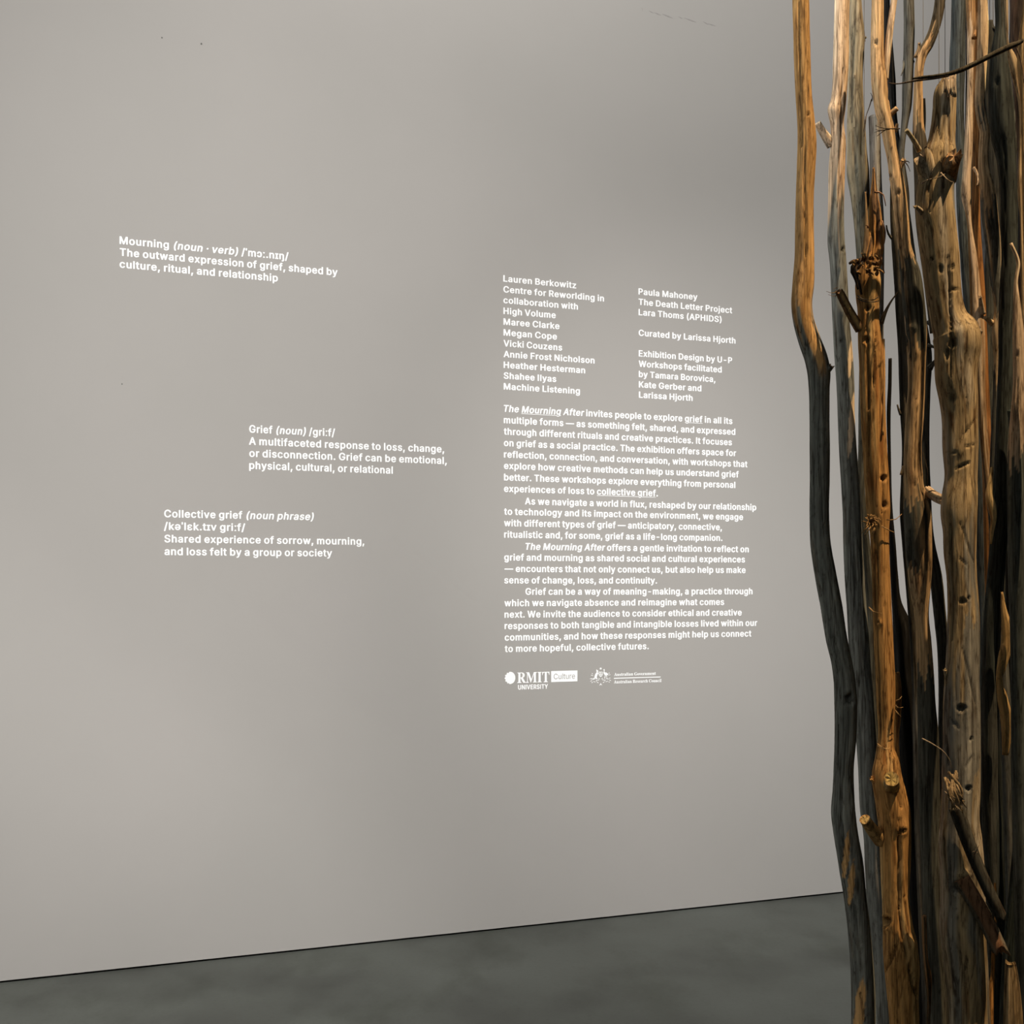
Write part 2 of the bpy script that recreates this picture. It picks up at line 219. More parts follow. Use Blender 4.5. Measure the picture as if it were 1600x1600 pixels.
 'q': (497, '414,-155 421,-149 425,-137 425,370 421,382 408,392 390,396 339,396 318,392 300,379 261,395 222,402 201,402 141,392 99,374 54,334 30,295 11,244 6,190 11,133 36,70 56,40 93,6 144,-17 207,-26 255,-20 297,-5 299,-137 303,-149 315,-158 336,-162 387,-162/201,66 174,79 153,103 144,121 135,151 131,190 138,238 144,259 156,281 171,297 186,305 219,312 240,308 258,299 275,283 286,265 299,226 299,157 289,121 280,103 260,79 234,67'),
 'r': (323, '42,-15 63,-19 114,-19 135,-15 147,-6 151,6 151,243 155,264 168,287 195,304 213,308 255,305 273,309 283,315 289,327 289,375 285,387 279,394 255,401 228,404 174,394 150,384 132,394 114,398 63,398 42,394 29,384 25,372 25,6 30,-6'),
 's': (435, '72,4 102,-11 156,-24 192,-27 234,-24 285,-11 309,1 333,15 357,40 375,73 380,106 375,139 354,174 339,187 306,209 258,224 198,238 159,253 151,259 145,274 149,292 159,303 174,311 192,315 222,311 234,305 246,292 258,271 270,262 297,261 360,277 369,286 369,298 345,344 315,371 279,389 237,399 210,402 159,399 111,386 75,368 46,343 38,331 23,298 20,274 26,238 52,199 102,169 147,154 231,134 246,126 253,112 252,94 243,78 219,67 195,63 168,67 152,73 138,88 126,113 114,122 87,123 21,107 10,91 18,61 39,33'),
 't': (289, '241,-12 250,-4 254,8 244,53 239,62 229,69 214,72 178,68 169,71 165,77 164,302 169,309 211,310 229,314 238,319 245,332 244,377 239,386 229,393 166,400 164,467 154,483 127,490 76,490 55,486 45,479 39,467 37,400 -8,393 -20,384 -25,371 -24,332 -18,320 -8,314 31,310 38,305 38,95 45,56 54,38 74,11 118,-13 184,-23 211,-20'),
 'u': (483, '33,387 25,370 25,142 31,94 41,64 66,27 105,-2 135,-14 165,-21 219,-21 252,-14 282,-1 288,-2 303,-14 324,-18 375,-18 393,-14 402,-9 409,7 409,370 403,385 393,392 375,396 321,396 300,392 287,382 283,370 283,139 279,118 264,91 246,76 228,69 204,69 187,73 171,84 154,112 151,139 151,370 147,382 135,392 114,396 60,396 42,392'),
 'v': (460, '-9,385 -11,378 -6,363 144,-3 159,-15 180,-19 231,-19 258,-12 268,-3 280,24 409,342 421,372 418,384 405,394 384,398 327,398 309,394 299,387 279,342 214,171 208,159 204,159 121,375 114,386 102,394 84,398 24,398 3,394'),
 'w': (649, '604,384 592,394 571,398 514,398 496,394 484,386 477,375 430,213 424,195 421,194 367,372 361,385 349,394 328,398 274,398 253,394 244,389 237,378 181,192 174,201 127,363 116,387 106,394 85,398 31,398 3,390 -4,381 -4,372 99,51 121,-6 133,-15 154,-19 208,-19 226,-15 236,-9 244,9 294,177 301,189 304,186 354,18 366,-9 376,-15 397,-19 448,-19 476,-12 487,6 598,348 606,375'),
 'x': (450, '-3,-9 8,-15 29,-19 89,-19 116,-12 128,0 200,102 206,98 284,-12 311,-19 371,-19 392,-15 401,-10 407,0 404,9 286,168 271,192 395,366 400,378 396,387 386,394 365,398 305,398 278,391 203,288 197,291 146,366 125,391 98,398 38,398 17,394 8,389 3,381 4,372 131,195 125,183 -5,6 -7,0'),
 'y': (460, '33,-153 66,-161 96,-163 162,-151 202,-124 217,-109 247,-58 418,365 421,377 411,390 384,397 330,397 309,393 299,386 288,365 207,159 201,164 127,359 114,385 102,393 84,397 27,397 6,393 -6,383 -9,371 142,-1 130,-34 111,-64 99,-71 72,-68 51,-72 36,-85 21,-136 24,-145'),
 'z': (451, '381,-10 388,3 388,51 382,63 372,70 351,74 189,74 183,75 182,78 379,324 382,336 382,372 376,387 366,394 345,398 57,398 36,394 27,389 20,375 20,327 24,318 35,309 57,305 213,305 219,300 17,51 13,39 13,6 20,-9 30,-15 51,-19 351,-19 372,-15'),
 '·': (256, '26,241 28,229 37,211 49,198 67,187 103,179 133,184 152,193 173,214 182,241 176,262 160,285 136,299 103,305 70,299 52,288 37,271 28,253'),
 'ŋ': (483, '336,-154 372,-136 381,-127 402,-97 409,-58 409,242 402,290 387,329 358,362 339,378 303,393 273,400 243,403 216,400 183,393 150,380 132,393 111,397 63,397 36,390 29,383 25,371 25,8 29,-4 42,-13 63,-17 117,-17 135,-13 147,-4 151,8 151,236 155,260 165,282 189,303 210,310 234,310 249,305 264,295 273,281 279,266 283,242 283,-61 273,-70 240,-71 222,-75 211,-82 205,-94 205,-139 216,-154 252,-164 300,-161'),
 'ɔ': (448, '84,378 59,359 30,326 9,281 4,242 6,236 18,227 39,223 96,223 117,227 130,236 141,275 153,296 171,309 189,312 216,306 229,299 242,284 253,257 263,197 262,173 253,119 241,92 228,79 213,71 192,68 165,74 150,85 144,92 130,122 117,132 96,136 39,136 18,132 6,122 5,104 9,86 27,53 60,19 87,2 132,-16 168,-23 195,-25 255,-16 309,8 348,43 370,74 391,131 398,179 394,224 385,269 370,305 353,332 322,362 303,375 255,396 207,403 165,403 129,396'),
 'ə': (476, '329,10 367,40 396,82 408,112 418,148 421,175 418,238 402,286 380,323 358,349 326,374 275,395 242,402 185,405 146,399 113,389 68,364 46,346 23,313 14,289 23,277 35,271 92,258 116,261 130,268 149,296 167,308 176,312 212,315 248,305 268,289 282,271 291,244 292,232 284,228 41,228 14,221 8,214 4,202 7,142 20,97 41,58 70,25 95,7 137,-11 173,-18 209,-23 257,-18 284,-11/292,136 284,115 260,84 233,70 212,67 188,70 167,81 146,106 136,133 137,139 143,141 284,141'),
 'ɛ': (441, '62,11 111,-10 168,-23 201,-25 237,-23 297,-7 327,8 357,35 375,65 386,95 384,105 372,114 297,129 279,126 266,116 252,86 246,79 234,71 204,65 177,68 153,77 143,86 136,104 144,129 162,144 192,151 237,151 258,155 270,164 274,176 274,215 267,229 258,234 240,238 189,238 168,242 153,248 146,254 142,266 147,291 165,306 189,313 207,313 225,309 240,301 249,290 261,269 273,260 294,256 364,272 373,278 378,287 372,308 348,348 321,372 291,387 243,400 204,403 159,400 108,387 78,372 54,355 38,338 20,302 16,266 26,233 43,209 64,191 64,188 40,170 17,140 9,101 14,71 20,59 31,41'),
 'ɪ': (295, '245,-12 251,-6 255,6 255,45 251,57 239,67 191,71 186,78 186,300 191,307 239,312 251,321 255,333 255,372 251,384 239,394 218,398 29,398 2,391 -5,384 -9,372 -9,333 -5,321 8,312 56,307 60,300 60,78 56,71 8,67 -4,58 -9,45 -9,6 -5,-6 8,-15 29,-19 218,-19'),
 'ˈ': (177, '111,381 118,387 122,399 122,525 118,537 105,547 84,551 39,551 15,544 9,537 5,525 5,399 9,387 21,378 42,374 87,374'),
 'ː': (244, '19,-6 32,-15 50,-19 143,-19 170,-12 178,0 132,78 117,90 98,94 80,91 68,82 19,6/22,372 21,366 25,354 68,288 80,279 98,276 117,279 132,291 176,363 174,372 167,379 140,386 53,386 35,382'),
 '—': (789, '770,194 770,236 766,248 753,258 732,262 6,262 -21,255 -27,248 -31,236 -31,194 -27,182 -15,173 6,169 732,169 759,176 766,182'),
}
SERIF = {
 ' ': (163, ''),
 'A': (441, '213,470 204,466 198,453 46,75 23,33 9,24 -6,22 -10,18 -13,12 -12,0 -3,-4 126,-3 131,6 127,18 90,30 78,48 87,84 105,126 243,128 250,126 256,117 271,78 279,45 264,27 237,23 230,18 227,6 231,-3 441,-3 446,3 445,15 438,22 420,29 408,45 384,93 232,453 225,464/177,306 181,303 235,171 231,164 126,164 120,168 171,297'),
 'C': (472, '435,466 419,467 405,445 386,439 311,461 263,468 215,465 176,455 137,437 95,405 56,355 35,310 25,262 22,226 25,187 32,157 41,130 56,100 86,58 134,19 173,1 224,-12 257,-14 317,-6 338,1 395,31 447,85 447,91 440,99 431,105 425,104 392,72 359,49 308,30 278,27 212,46 200,55 164,112 148,214 148,241 157,328 161,346 170,364 200,416 263,440 311,431 348,409 384,370 416,310 422,306 435,307 439,316 439,457'),
 'G': (512, '437,467 421,468 404,446 388,440 310,462 256,469 217,466 178,456 139,438 97,406 55,353 37,311 27,269 24,230 27,188 37,146 55,101 82,65 100,46 139,17 184,-1 220,-10 268,-14 313,-11 379,2 430,20 449,29 450,140 454,158 459,167 469,174 500,179 504,191 499,201 277,200 273,194 274,182 280,178 313,174 325,168 335,155 339,137 339,62 335,44 325,30 310,20 283,16 223,29 183,68 163,113 153,161 150,197 150,242 163,347 202,416 268,439 301,435 322,426 349,409 376,382 401,344 418,308 424,304 433,304 439,308 441,314 441,458'),
 'I': (265, '13,457 9,447 13,438 22,434 40,433 61,423 68,414 72,396 72,69 68,48 63,39 43,27 13,18 9,12 10,0 19,-4 244,-3 249,6 245,18 205,30 189,48 186,72 186,390 190,411 196,422 217,433 239,435 245,441 245,453 235,458'),
 'M': (638, '617,454 608,458 455,458 446,454 327,171 317,155 305,177 188,454 179,458 17,456 13,447 17,437 50,430 65,418 70,408 73,378 73,81 69,51 62,39 38,24 14,18 10,12 11,0 20,-4 161,-4 168,-3 172,3 172,12 167,19 137,24 121,33 113,48 109,66 110,360 117,354 263,8 272,-3 281,-4 288,-3 294,6 434,342 443,365 449,369 451,66 447,45 437,33 428,27 398,19 394,12 395,0 404,-4 615,-3 619,3 617,16 608,22 581,28 569,42 565,60 562,90 562,372 565,402 575,420 590,430 614,437 619,444'),
 'R': (477, '18,456 14,447 17,438 58,423 67,408 71,393 71,60 67,45 57,33 45,26 24,22 12,16 11,3 15,-3 234,-4 243,0 245,12 241,18 216,24 198,33 189,48 185,75 185,201 186,206 192,209 198,208 205,201 315,30 339,-3 471,-4 480,0 480,16 453,30 441,42 322,219 327,226 373,246 410,288 419,339 409,384 404,393 375,422 330,445 282,455 240,458/187,237 185,243 185,384 192,417 198,424 213,428 267,418 285,397 293,384 301,336 295,291 276,260 249,243 198,236'),
 'T': (427, '326,-3 331,3 329,16 314,22 296,24 281,31 275,39 268,57 265,84 265,423 266,428 272,429 336,414 371,382 390,321 395,315 404,314 410,318 412,324 410,454 401,458 11,456 7,447 7,324 8,318 14,314 26,315 32,321 44,366 62,394 74,405 107,424 149,430 154,423 154,84 151,57 144,39 134,30 122,24 92,18 88,12 89,0 98,-4'),
 'a': (348, '328,23 330,29 323,42 317,43 305,38 298,44 295,65 295,221 288,257 264,293 221,315 158,322 125,319 98,312 68,297 47,280 35,260 31,245 31,227 38,209 59,191 95,191 116,206 123,215 125,230 109,275 119,288 140,292 173,288 186,278 196,251 196,200 191,191 137,174 71,144 31,107 19,71 19,50 23,32 40,8 65,-7 101,-11 149,-1 197,28 215,-1 254,-12 293,-4/191,161 196,155 195,62 173,44 149,38 128,50 121,83 125,95 143,137'),
 'c': (297, '157,-13 205,-4 235,11 250,22 285,59 271,73 238,50 211,43 199,43 169,50 142,74 121,122 115,185 120,245 142,283 169,293 186,287 194,272 193,251 202,218 208,212 223,206 241,202 256,206 266,212 278,227 279,254 273,275 250,300 211,319 181,322 148,319 130,315 88,294 61,271 43,245 31,221 21,191 16,152 21,107 34,70 52,41 73,19 94,5 118,-7'),
 'e': (305, '157,321 118,315 91,303 54,269 40,248 28,221 21,200 16,158 18,128 28,86 34,68 55,35 85,8 109,-4 151,-13 208,-2 246,23 286,71 284,77 268,86 235,56 196,46 157,59 133,92 123,140 122,158 124,162 274,163 281,164 285,170 278,230 252,278 208,312/122,197 120,212 131,272 160,293 181,287 192,269 198,221 196,199 190,196'),
 'h': (385, '21,457 17,450 18,441 42,427 50,393 50,60 43,30 15,16 15,0 24,-4 171,-4 180,0 181,15 158,27 152,48 152,231 155,240 174,258 204,268 219,265 226,258 233,216 233,60 226,30 201,16 201,0 210,-4 361,-3 365,3 364,15 345,24 339,30 332,60 332,222 326,264 321,274 289,309 246,320 189,307 159,281 153,280 150,454 141,458'),
 'i': (202, '21,313 17,306 18,294 42,281 50,252 50,60 43,30 15,16 15,0 24,-4 177,-3 182,3 181,15 156,30 152,51 151,309 141,314/102,359 120,363 141,380 151,396 154,414 148,435 134,453 120,463 99,466 81,463 62,447 51,432 47,411 51,393 66,372 81,363'),
 'l': (203, '24,458 18,453 18,441 24,435 42,429 50,393 50,60 43,30 18,18 14,12 14,3 18,-3 24,-4 174,-4 182,3 181,15 156,30 152,51 152,450 148,456 141,458'),
 'm': (558, '538,0 537,16 513,28 506,57 506,219 499,261 492,277 462,310 420,320 375,310 360,303 321,269 315,273 291,307 243,320 228,319 186,307 153,276 149,279 149,306 141,314 27,314 18,309 18,294 43,282 50,249 50,57 42,30 15,15 14,3 18,-3 168,-4 178,0 178,15 156,27 149,54 149,228 150,235 168,257 198,268 216,265 223,258 230,213 230,57 221,27 198,15 197,3 201,-3 348,-4 358,0 357,16 339,24 333,30 326,60 326,228 330,240 348,258 375,268 396,263 404,243 407,219 407,57 400,27 375,16 375,0 384,-4 528,-4'),
 'n': (385, '363,0 363,16 345,24 339,30 332,60 332,222 325,267 308,291 291,308 249,320 222,317 192,310 156,279 152,282 151,309 144,314 27,314 18,310 18,294 43,282 50,252 50,60 42,30 15,15 14,3 18,-3 171,-4 181,0 181,15 158,27 152,48 152,231 155,240 171,257 201,268 216,266 224,261 230,237 233,213 233,60 226,30 201,16 201,0 210,-4 354,-4'),
 'o': (340, '166,322 124,315 103,306 82,294 57,272 34,236 21,197 16,152 21,110 31,80 55,40 76,19 97,5 124,-7 169,-13 211,-7 238,5 262,22 282,41 299,65 311,95 321,155 315,200 308,221 299,242 277,274 241,303 211,315/169,15 145,22 130,44 123,80 120,128 123,227 130,266 145,287 166,295 190,288 203,272 210,251 216,209 216,98 207,41 191,20'),
 'r': (291, '18,-3 189,-4 198,0 198,16 186,22 162,27 156,36 152,51 152,198 156,222 168,245 177,253 186,256 202,249 222,228 240,222 261,221 273,228 289,246 292,264 289,285 273,308 249,320 225,320 207,316 180,299 153,268 150,269 149,273 149,306 141,314 27,314 18,310 18,294 42,281 50,249 50,57 42,30 15,15 14,3'),
 's': (292, '243,321 231,321 213,308 147,322 99,315 65,293 44,263 38,245 35,212 39,191 51,170 75,146 156,102 174,88 187,65 188,50 177,30 165,23 150,19 117,23 96,35 84,47 69,68 54,105 48,109 36,108 32,98 32,-1 36,-10 51,-10 60,-1 72,6 129,-11 153,-13 189,-7 228,16 251,47 260,101 256,125 244,149 222,174 123,230 114,242 109,260 114,278 129,291 153,292 171,289 200,269 211,254 225,224 231,220 243,221 248,230 248,311'),
 't': (232, '137,428 124,420 88,372 22,306 16,291 16,282 20,276 41,274 46,267 46,60 50,36 62,12 77,0 89,-6 122,-12 164,-3 195,18 207,33 222,63 216,72 206,75 188,53 173,45 161,45 151,54 148,75 148,270 155,275 206,276 211,282 211,303 209,310 203,314 155,314 149,317 148,420 144,426'),
 'u': (379, '8,309 7,299 11,293 29,288 36,281 43,251 43,89 50,47 60,20 68,11 95,-7 134,-13 158,-10 182,-1 221,27 225,23 226,-4 233,-11 278,1 356,10 362,14 363,29 335,42 328,65 328,302 324,311 197,313 188,308 187,299 191,292 209,288 219,278 226,245 226,71 223,62 207,47 179,40 164,41 155,47 145,74 144,308 134,313 17,313'),
 'v': (310, '150,-14 159,-13 165,-5 264,245 281,278 307,296 308,305 303,312 210,313 201,308 200,299 203,293 231,284 237,272 226,233 186,137 180,142 134,269 134,278 138,287 165,296 167,305 163,311 3,313 -6,308 -6,293 12,286 28,263 135,-1 141,-11'),
}
THIN = {
 'C': (510, '379,489 340,507 268,519 232,517 205,510 154,489 130,472 91,432 64,386 48,344 39,293 36,254 39,215 49,161 67,116 90,77 117,47 148,23 184,5 235,-8 268,-10 301,-8 355,8 397,32 426,56 451,92 467,125 474,155 472,161 412,163 403,155 384,110 355,83 307,61 268,56 226,61 184,80 153,107 130,143 112,194 105,254 108,281 112,314 127,359 153,401 184,428 202,438 223,447 265,453 310,447 355,426 381,401 403,353 409,347 463,346 472,350 474,356 467,383 446,425 427,451'),
 'e': (404, '199,387 154,380 121,365 94,345 76,326 52,289 37,244 30,187 33,160 37,133 55,82 81,43 106,22 121,11 160,-5 211,-11 247,-9 283,1 310,16 328,30 353,58 362,76 364,92 349,98 307,106 281,73 250,55 214,49 184,52 151,64 127,85 109,118 102,142 103,162 109,165 367,165 373,169 375,175 372,238 356,289 338,322 320,343 292,365 265,377/102,229 103,244 112,268 129,295 148,311 172,323 199,327 235,323 267,307 280,293 293,271 305,229 298,225 109,225'),
 'l': (167, '110,-4 116,0 118,6 118,504 110,512 56,512 50,508 49,501 49,3 56,-4'),
 'r': (259, '56,-4 110,-4 118,3 118,249 128,282 143,301 170,316 200,323 243,321 247,330 247,375 242,385 215,389 179,382 152,369 122,339 116,336 115,375 110,382 59,383 50,378 49,6 50,0'),
 't': (227, '207,-2 213,2 215,8 204,53 198,56 171,53 144,59 132,74 128,101 128,320 135,325 202,326 206,335 206,374 198,382 130,383 128,389 127,470 117,475 69,475 62,467 60,385 54,382 9,382 3,378 2,371 2,335 6,326 54,325 61,320 62,92 69,53 93,17 126,-1 171,-8'),
 'u': (410, '53,379 49,370 49,142 52,109 65,61 86,31 113,10 140,-2 182,-8 224,-2 248,10 293,49 295,4 299,-2 357,-2 361,7 359,377 350,381 302,381 293,376 291,127 276,91 266,79 252,67 218,55 194,54 170,58 152,67 137,79 122,106 118,133 117,376 107,381'),
}
UPV = Vector((0, 0, 1))
def contours(s):
    return [[tuple(float(v) for v in q.split(',')) for q in c.split()] for c in s.split('/') if c]
GL = {}
def glyph(font, ch):
    k = (id(font), ch)
    if k not in GL:
        adv, s = font[ch]; GL[k] = (adv, contours(s))
    return GL[k]
SERIF_PAD = 0
def layout(runs):
    """runs: (text, style) with style letters i = slanted, u = underlined, s = serif; returns loops in font units and the width"""
    x = 0.0; loops = []
    for text, st in runs:
        font = SERIF if 's' in st else THIN if 't' in st else SANS
        x0 = x
        for ch in text:
            adv, cs = glyph(font, ch)
            for c in cs:
                loops.append([((px + (py * 0.19 if 'i' in st else 0)) + x, py) for px, py in c])
            x += adv
        if 'u' in st:
            loops.append([(x0 + 10, -105), (x - 12, -105), (x - 12, -68), (x0 + 10, -68)])
    xs = [p[0] for l in loops for p in l]
    return loops, min(xs), max(xs)
def curve_mesh(name, loops, offset=0.0, extrude=0.0003):
    cu = bpy.data.curves.new(name, 'CURVE'); cu.dimensions = '2D'; cu.fill_mode = 'BOTH'
    cu.extrude = extrude; cu.offset = offset
    for l in loops:
        sp = cu.splines.new('POLY'); sp.points.add(len(l) - 1)
        sp.points.foreach_set('co', [v for (x, y) in l for v in (x, y, 0, 1)])
        sp.use_cyclic_u = True
    o = bpy.data.objects.new(name, cu); C.objects.link(o)
    me = bpy.data.meshes.new_from_object(o.evaluated_get(bpy.context.evaluated_depsgraph_get()))
    bpy.data.objects.remove(o); bpy.data.curves.remove(cu)
    me.name = name
    return me
WROT = math.atan2(WD.y, WD.x)
def on_wall(o, px, py, off=0.0006, parent=None):
    loc = wall_pt(px, py, off)
    if parent is None:
        o.location = loc; o.rotation_euler = (math.radians(90), 0, WROT)
    else:
        v = loc - parent.location
        o.parent = parent
        o.location = (v.dot(WD), v.z, v.dot(WN))
    return o
def m_per_px(px):
    return (W0 + WD * wall_t(px)).y / FOC
def text_line(parent, runs, xl, yb, xr, cap_px, weight=13, name='text_line'):
    loops, a, b = layout(runs)
    width = wall_t(xr) - wall_t(xl)
    serif = any('s' in st for _, st in runs)
    sy = cap_px * m_per_px(xl) / (463.0 if serif else 546.0)
    sx = width / (b - a)
    loops = [[((x - a) * sx, (y + (4 if serif else 18)) * sy) for x, y in l] for l in loops]
    me = curve_mesh(name, loops)
    me.materials.append(M['letter'])
    o = bpy.data.objects.new(name, me); C.objects.link(o)
    on_wall(o, xl, yb, parent=parent)
    return o
def block(name, label, cat, px, py, group=None):
    o = bpy.data.objects.new(name, None); C.objects.link(o)
    o.empty_display_size = 0.05
    on_wall(o, px, py); tag(o, label, cat, group); return o

b1 = block('wall_text', 'white three-line definition of mourning, topmost lettering at upper left of the wall', 'wall text', 186.7, 418.3)
text_line(b1, [('Mourning ', ''), ('(noun · verb)', 'i'), (' /ˈmɔː.nɪŋ/', '')], 186.7, 381.3, 451, 12.3)
text_line(b1, [('The outward expression of grief, shaped by', '')], 187, 399.7, 527.5, 12.3)
text_line(b1, [('culture, ritual, and relationship', '')], 186.8, 418.3, 434.3, 12.3)
b2 = block('wall_text', 'white four-line definition of grief, in the middle of the wall left of the long paragraph', 'wall text', 389.2, 732.8)
text_line(b2, [('Grief ', ''), ('(noun)', 'i'), (' /griːf/', '')], 389.3, 676.1, 523.6, 12.2)
text_line(b2, [('A multifaceted response to loss, change,', '')], 389, 695.0, 694.2, 12.2)
text_line(b2, [('or disconnection. Grief can be emotional,', '')], 389.4, 713.9, 698.2, 12.2)
text_line(b2, [('physical, cultural, or relational', '')], 389.3, 732.8, 613.9, 12.2)
b3 = block('wall_text', 'white four-line definition of collective grief, lowest lettering on the left half of the wall', 'wall text', 256.5, 867.5)
text_line(b3, [('Collective grief ', ''), ('(noun phrase)', 'i')], 256.4, 808.4, 490.5, 12.2)
text_line(b3, [('/kəˈlɛk.tɪv griːf/', '')], 256.0, 828.0, 383.3, 12.2)
text_line(b3, [('Shared experience of sorrow, mourning,', '')], 256.8, 847.6, 569.3, 12.2)
text_line(b3, [('and loss felt by a group or society', '')], 257, 867.4, 518.9, 12.2)
b4 = block('wall_text', 'left column of white artist names above the long paragraph', 'wall text', 786.5, 608.7)
for k, (s, xr) in enumerate((('Lauren Berkowitz', 900.4), ('Centre for Reworlding in', 943.8), ('collaboration with', 903.1),
        ('High Volume', 868.4), ('Maree Clarke', 874.2), ('Megan Cope', 870.3), ('Vicki Couzens', 878.4), ('Annie Frost Nicholson', 929.1),
        ('Heather Hesterman', 914.4), ('Shahee Ilyas', 869.2), ('Machine Listening', 906.2))):
    text_line(b4, [(s, '')], 786.4 + 0.07 * k, 440.1 + 16.86 * k, xr, 10.3, 14)
b5 = block('wall_text', 'right column of white names and exhibition credits beside the artist list', 'wall text', 997.6, 621.6)
for k, s, xr in ((0, 'Paula Mahoney', 1089.7), (1, 'The Death Letter Project', 1144), (2, 'Lara Thoms (APHIDS)', 1127.5), (4, 'Curated by Larissa Hjorth', 1149.3),
        (6, 'Exhibition Design by U-P', 1144), (7, 'Workshops facilitated', 1127.7), (8, 'by Tamara Borovica,', 1117.8), (9, 'Kate Gerber and', 1096), (10, 'Larissa Hjorth', 1082.3)):
    text_line(b5, [(s, '')], 997.6 + 0.07 * k, 460.3 + 16.13 * k, xr, 10.0, 14)
b6 = block('wall_text', 'long white exhibition introduction of twenty-two lines under the two name columns', 'wall text', 788, 1019.4)
PARA = [([('The ', 'i'), ('Mourning', 'iu'), (' After', 'i'), (' invites people to explore ', ''), ('grief', 'u'), (' in all its', '')], 787.2, 1144.4),
 ([('multiple forms — as something felt, shared, and expressed', '')], 787.2, 1149), ([('through different rituals and creative practices. It focuses', '')], 787.2, 1143.6),
 ([('on grief as a social practice. The exhibition offers space for', '')], 787.3, 1150.3), ([('reflection, connection, and conversation, with workshops that', '')], 787.4, 1167.8),
 ([('explore how creative methods can help us understand grief', '')], 787.4, 1154.3), ([('better. These workshops explore everything from personal', '')], 787.5, 1149),
 ([('experiences of loss to ', ''), ('collective grief', 'u'), ('.', '')], 787.5, 1028), ([('As we navigate a world in flux, reshaped by our relationship', '')], 820.3, 1181.7),
 ([('to technology and its impact on the environment, we engage', '')], 787.6, 1161), ([('with different types of grief — anticipatory, connective,', '')], 787.6, 1128),
 ([('ritualistic and, for some, grief as a life-long companion.', '')], 787.7, 1128.8), ([('The Mourning After', 'i'), (' offers a gentle invitation to reflect on', '')], 821, 1170),
 ([('grief and mourning as shared social and cultural experiences', '')], 787.8, 1164), ([('— encounters that not only connect us, but also help us make', '')], 788.2, 1165),
 ([('sense of change, loss, and continuity.', '')], 787.9, 1026.7), ([('Grief can be a way of meaning-making, a practice through', '')], 821, 1175.8),
 ([('which we navigate absence and reimagine what comes', '')], 788.1, 1131.5), ([('next. We invite the audience to consider ethical and creative', '')], 788.2, 1158.9),
 ([('responses to both tangible and intangible losses lived within our', '')], 788.3, 1183.3), ([('communities, and how these responses might help us connect', '')], 788.4, 1174),
 ([('to more hopeful, collective futures.', '')], 788.5, 1013.8)]
for k, (runs, xl, xr) in enumerate(PARA):
    text_line(b6, runs, xl, 643.5 + 17.885 * k + (1.8 if xl > 800 else 0) * (1 if k < 10 else (0.6 if k < 14 else 0)), xr, 10.9, 12)

# logos, drawn in pixel-sized units on the wall around their own corner
def art(parent, name, loops_px, ox, oy, label=None):
    """loops in photo-pixel sized units (x right, y up) around (ox, oy)"""
    s = m_per_px(ox)
    sx = (wall_t(ox + 40) - wall_t(ox)) / 40.0
    me = curve_mesh(name, [[(x * sx, y * s) for x, y in l] for l in loops_px])
    me.materials.append(M['letter'])
    o = bpy.data.objects.new(name, me); C.objects.link(o)
    on_wall(o, ox, oy, parent=parent)
    if label: o['label'] = label
    return o
b7 = block('logo', 'white university logo with round notched emblem and boxed word, below the paragraph at left', 'logo', 788, 1078)
lp = []
for k in range(48):
    t = 2 * math.pi * k / 48
    r = 1.0
    if math.cos(t) < 0.25 and abs(math.sin(t)) < 0.99:
        r = (1.0, 0.97, 0.84, 0.88)[k % 4]
    lp.append((8.4 * r * math.cos(t), 9.6 * r * math.sin(t)))
art(b7, 'emblem', [lp], 796.8, 1059.2)
text_line(b7, [('RMIT', 's')], 808.2, 1067.2, 858.4, 16.4, 6)
text_line(b7, [('UNIVERSITY', '')], 809.4, 1077.6, 856.0, 7.4, 10)
def cut_word(word, x0, x1, cap, yb):
    loops, a, b = layout([(word, 't')]); sx = (x1 - x0) / (b - a); sy = cap / 509.0
    return [[(x0 + (x - a) * sx, yb + y * sy) for x, y in l] for l in loops]
art(b7, 'word_box', [[(0, 0), (41, 0), (41, 17.2), (0, 17.2)]] + cut_word('Culture', 3.9, 37.2, 8.6, 4.3), 861.2, 1065.8, 'white box with the word cut out of it')
b8 = block('logo', 'white government crest with small two-line serif lettering, below the paragraph at right', 'logo', 920, 1072)
def blob(pts): return [(x, y) for x, y in pts]
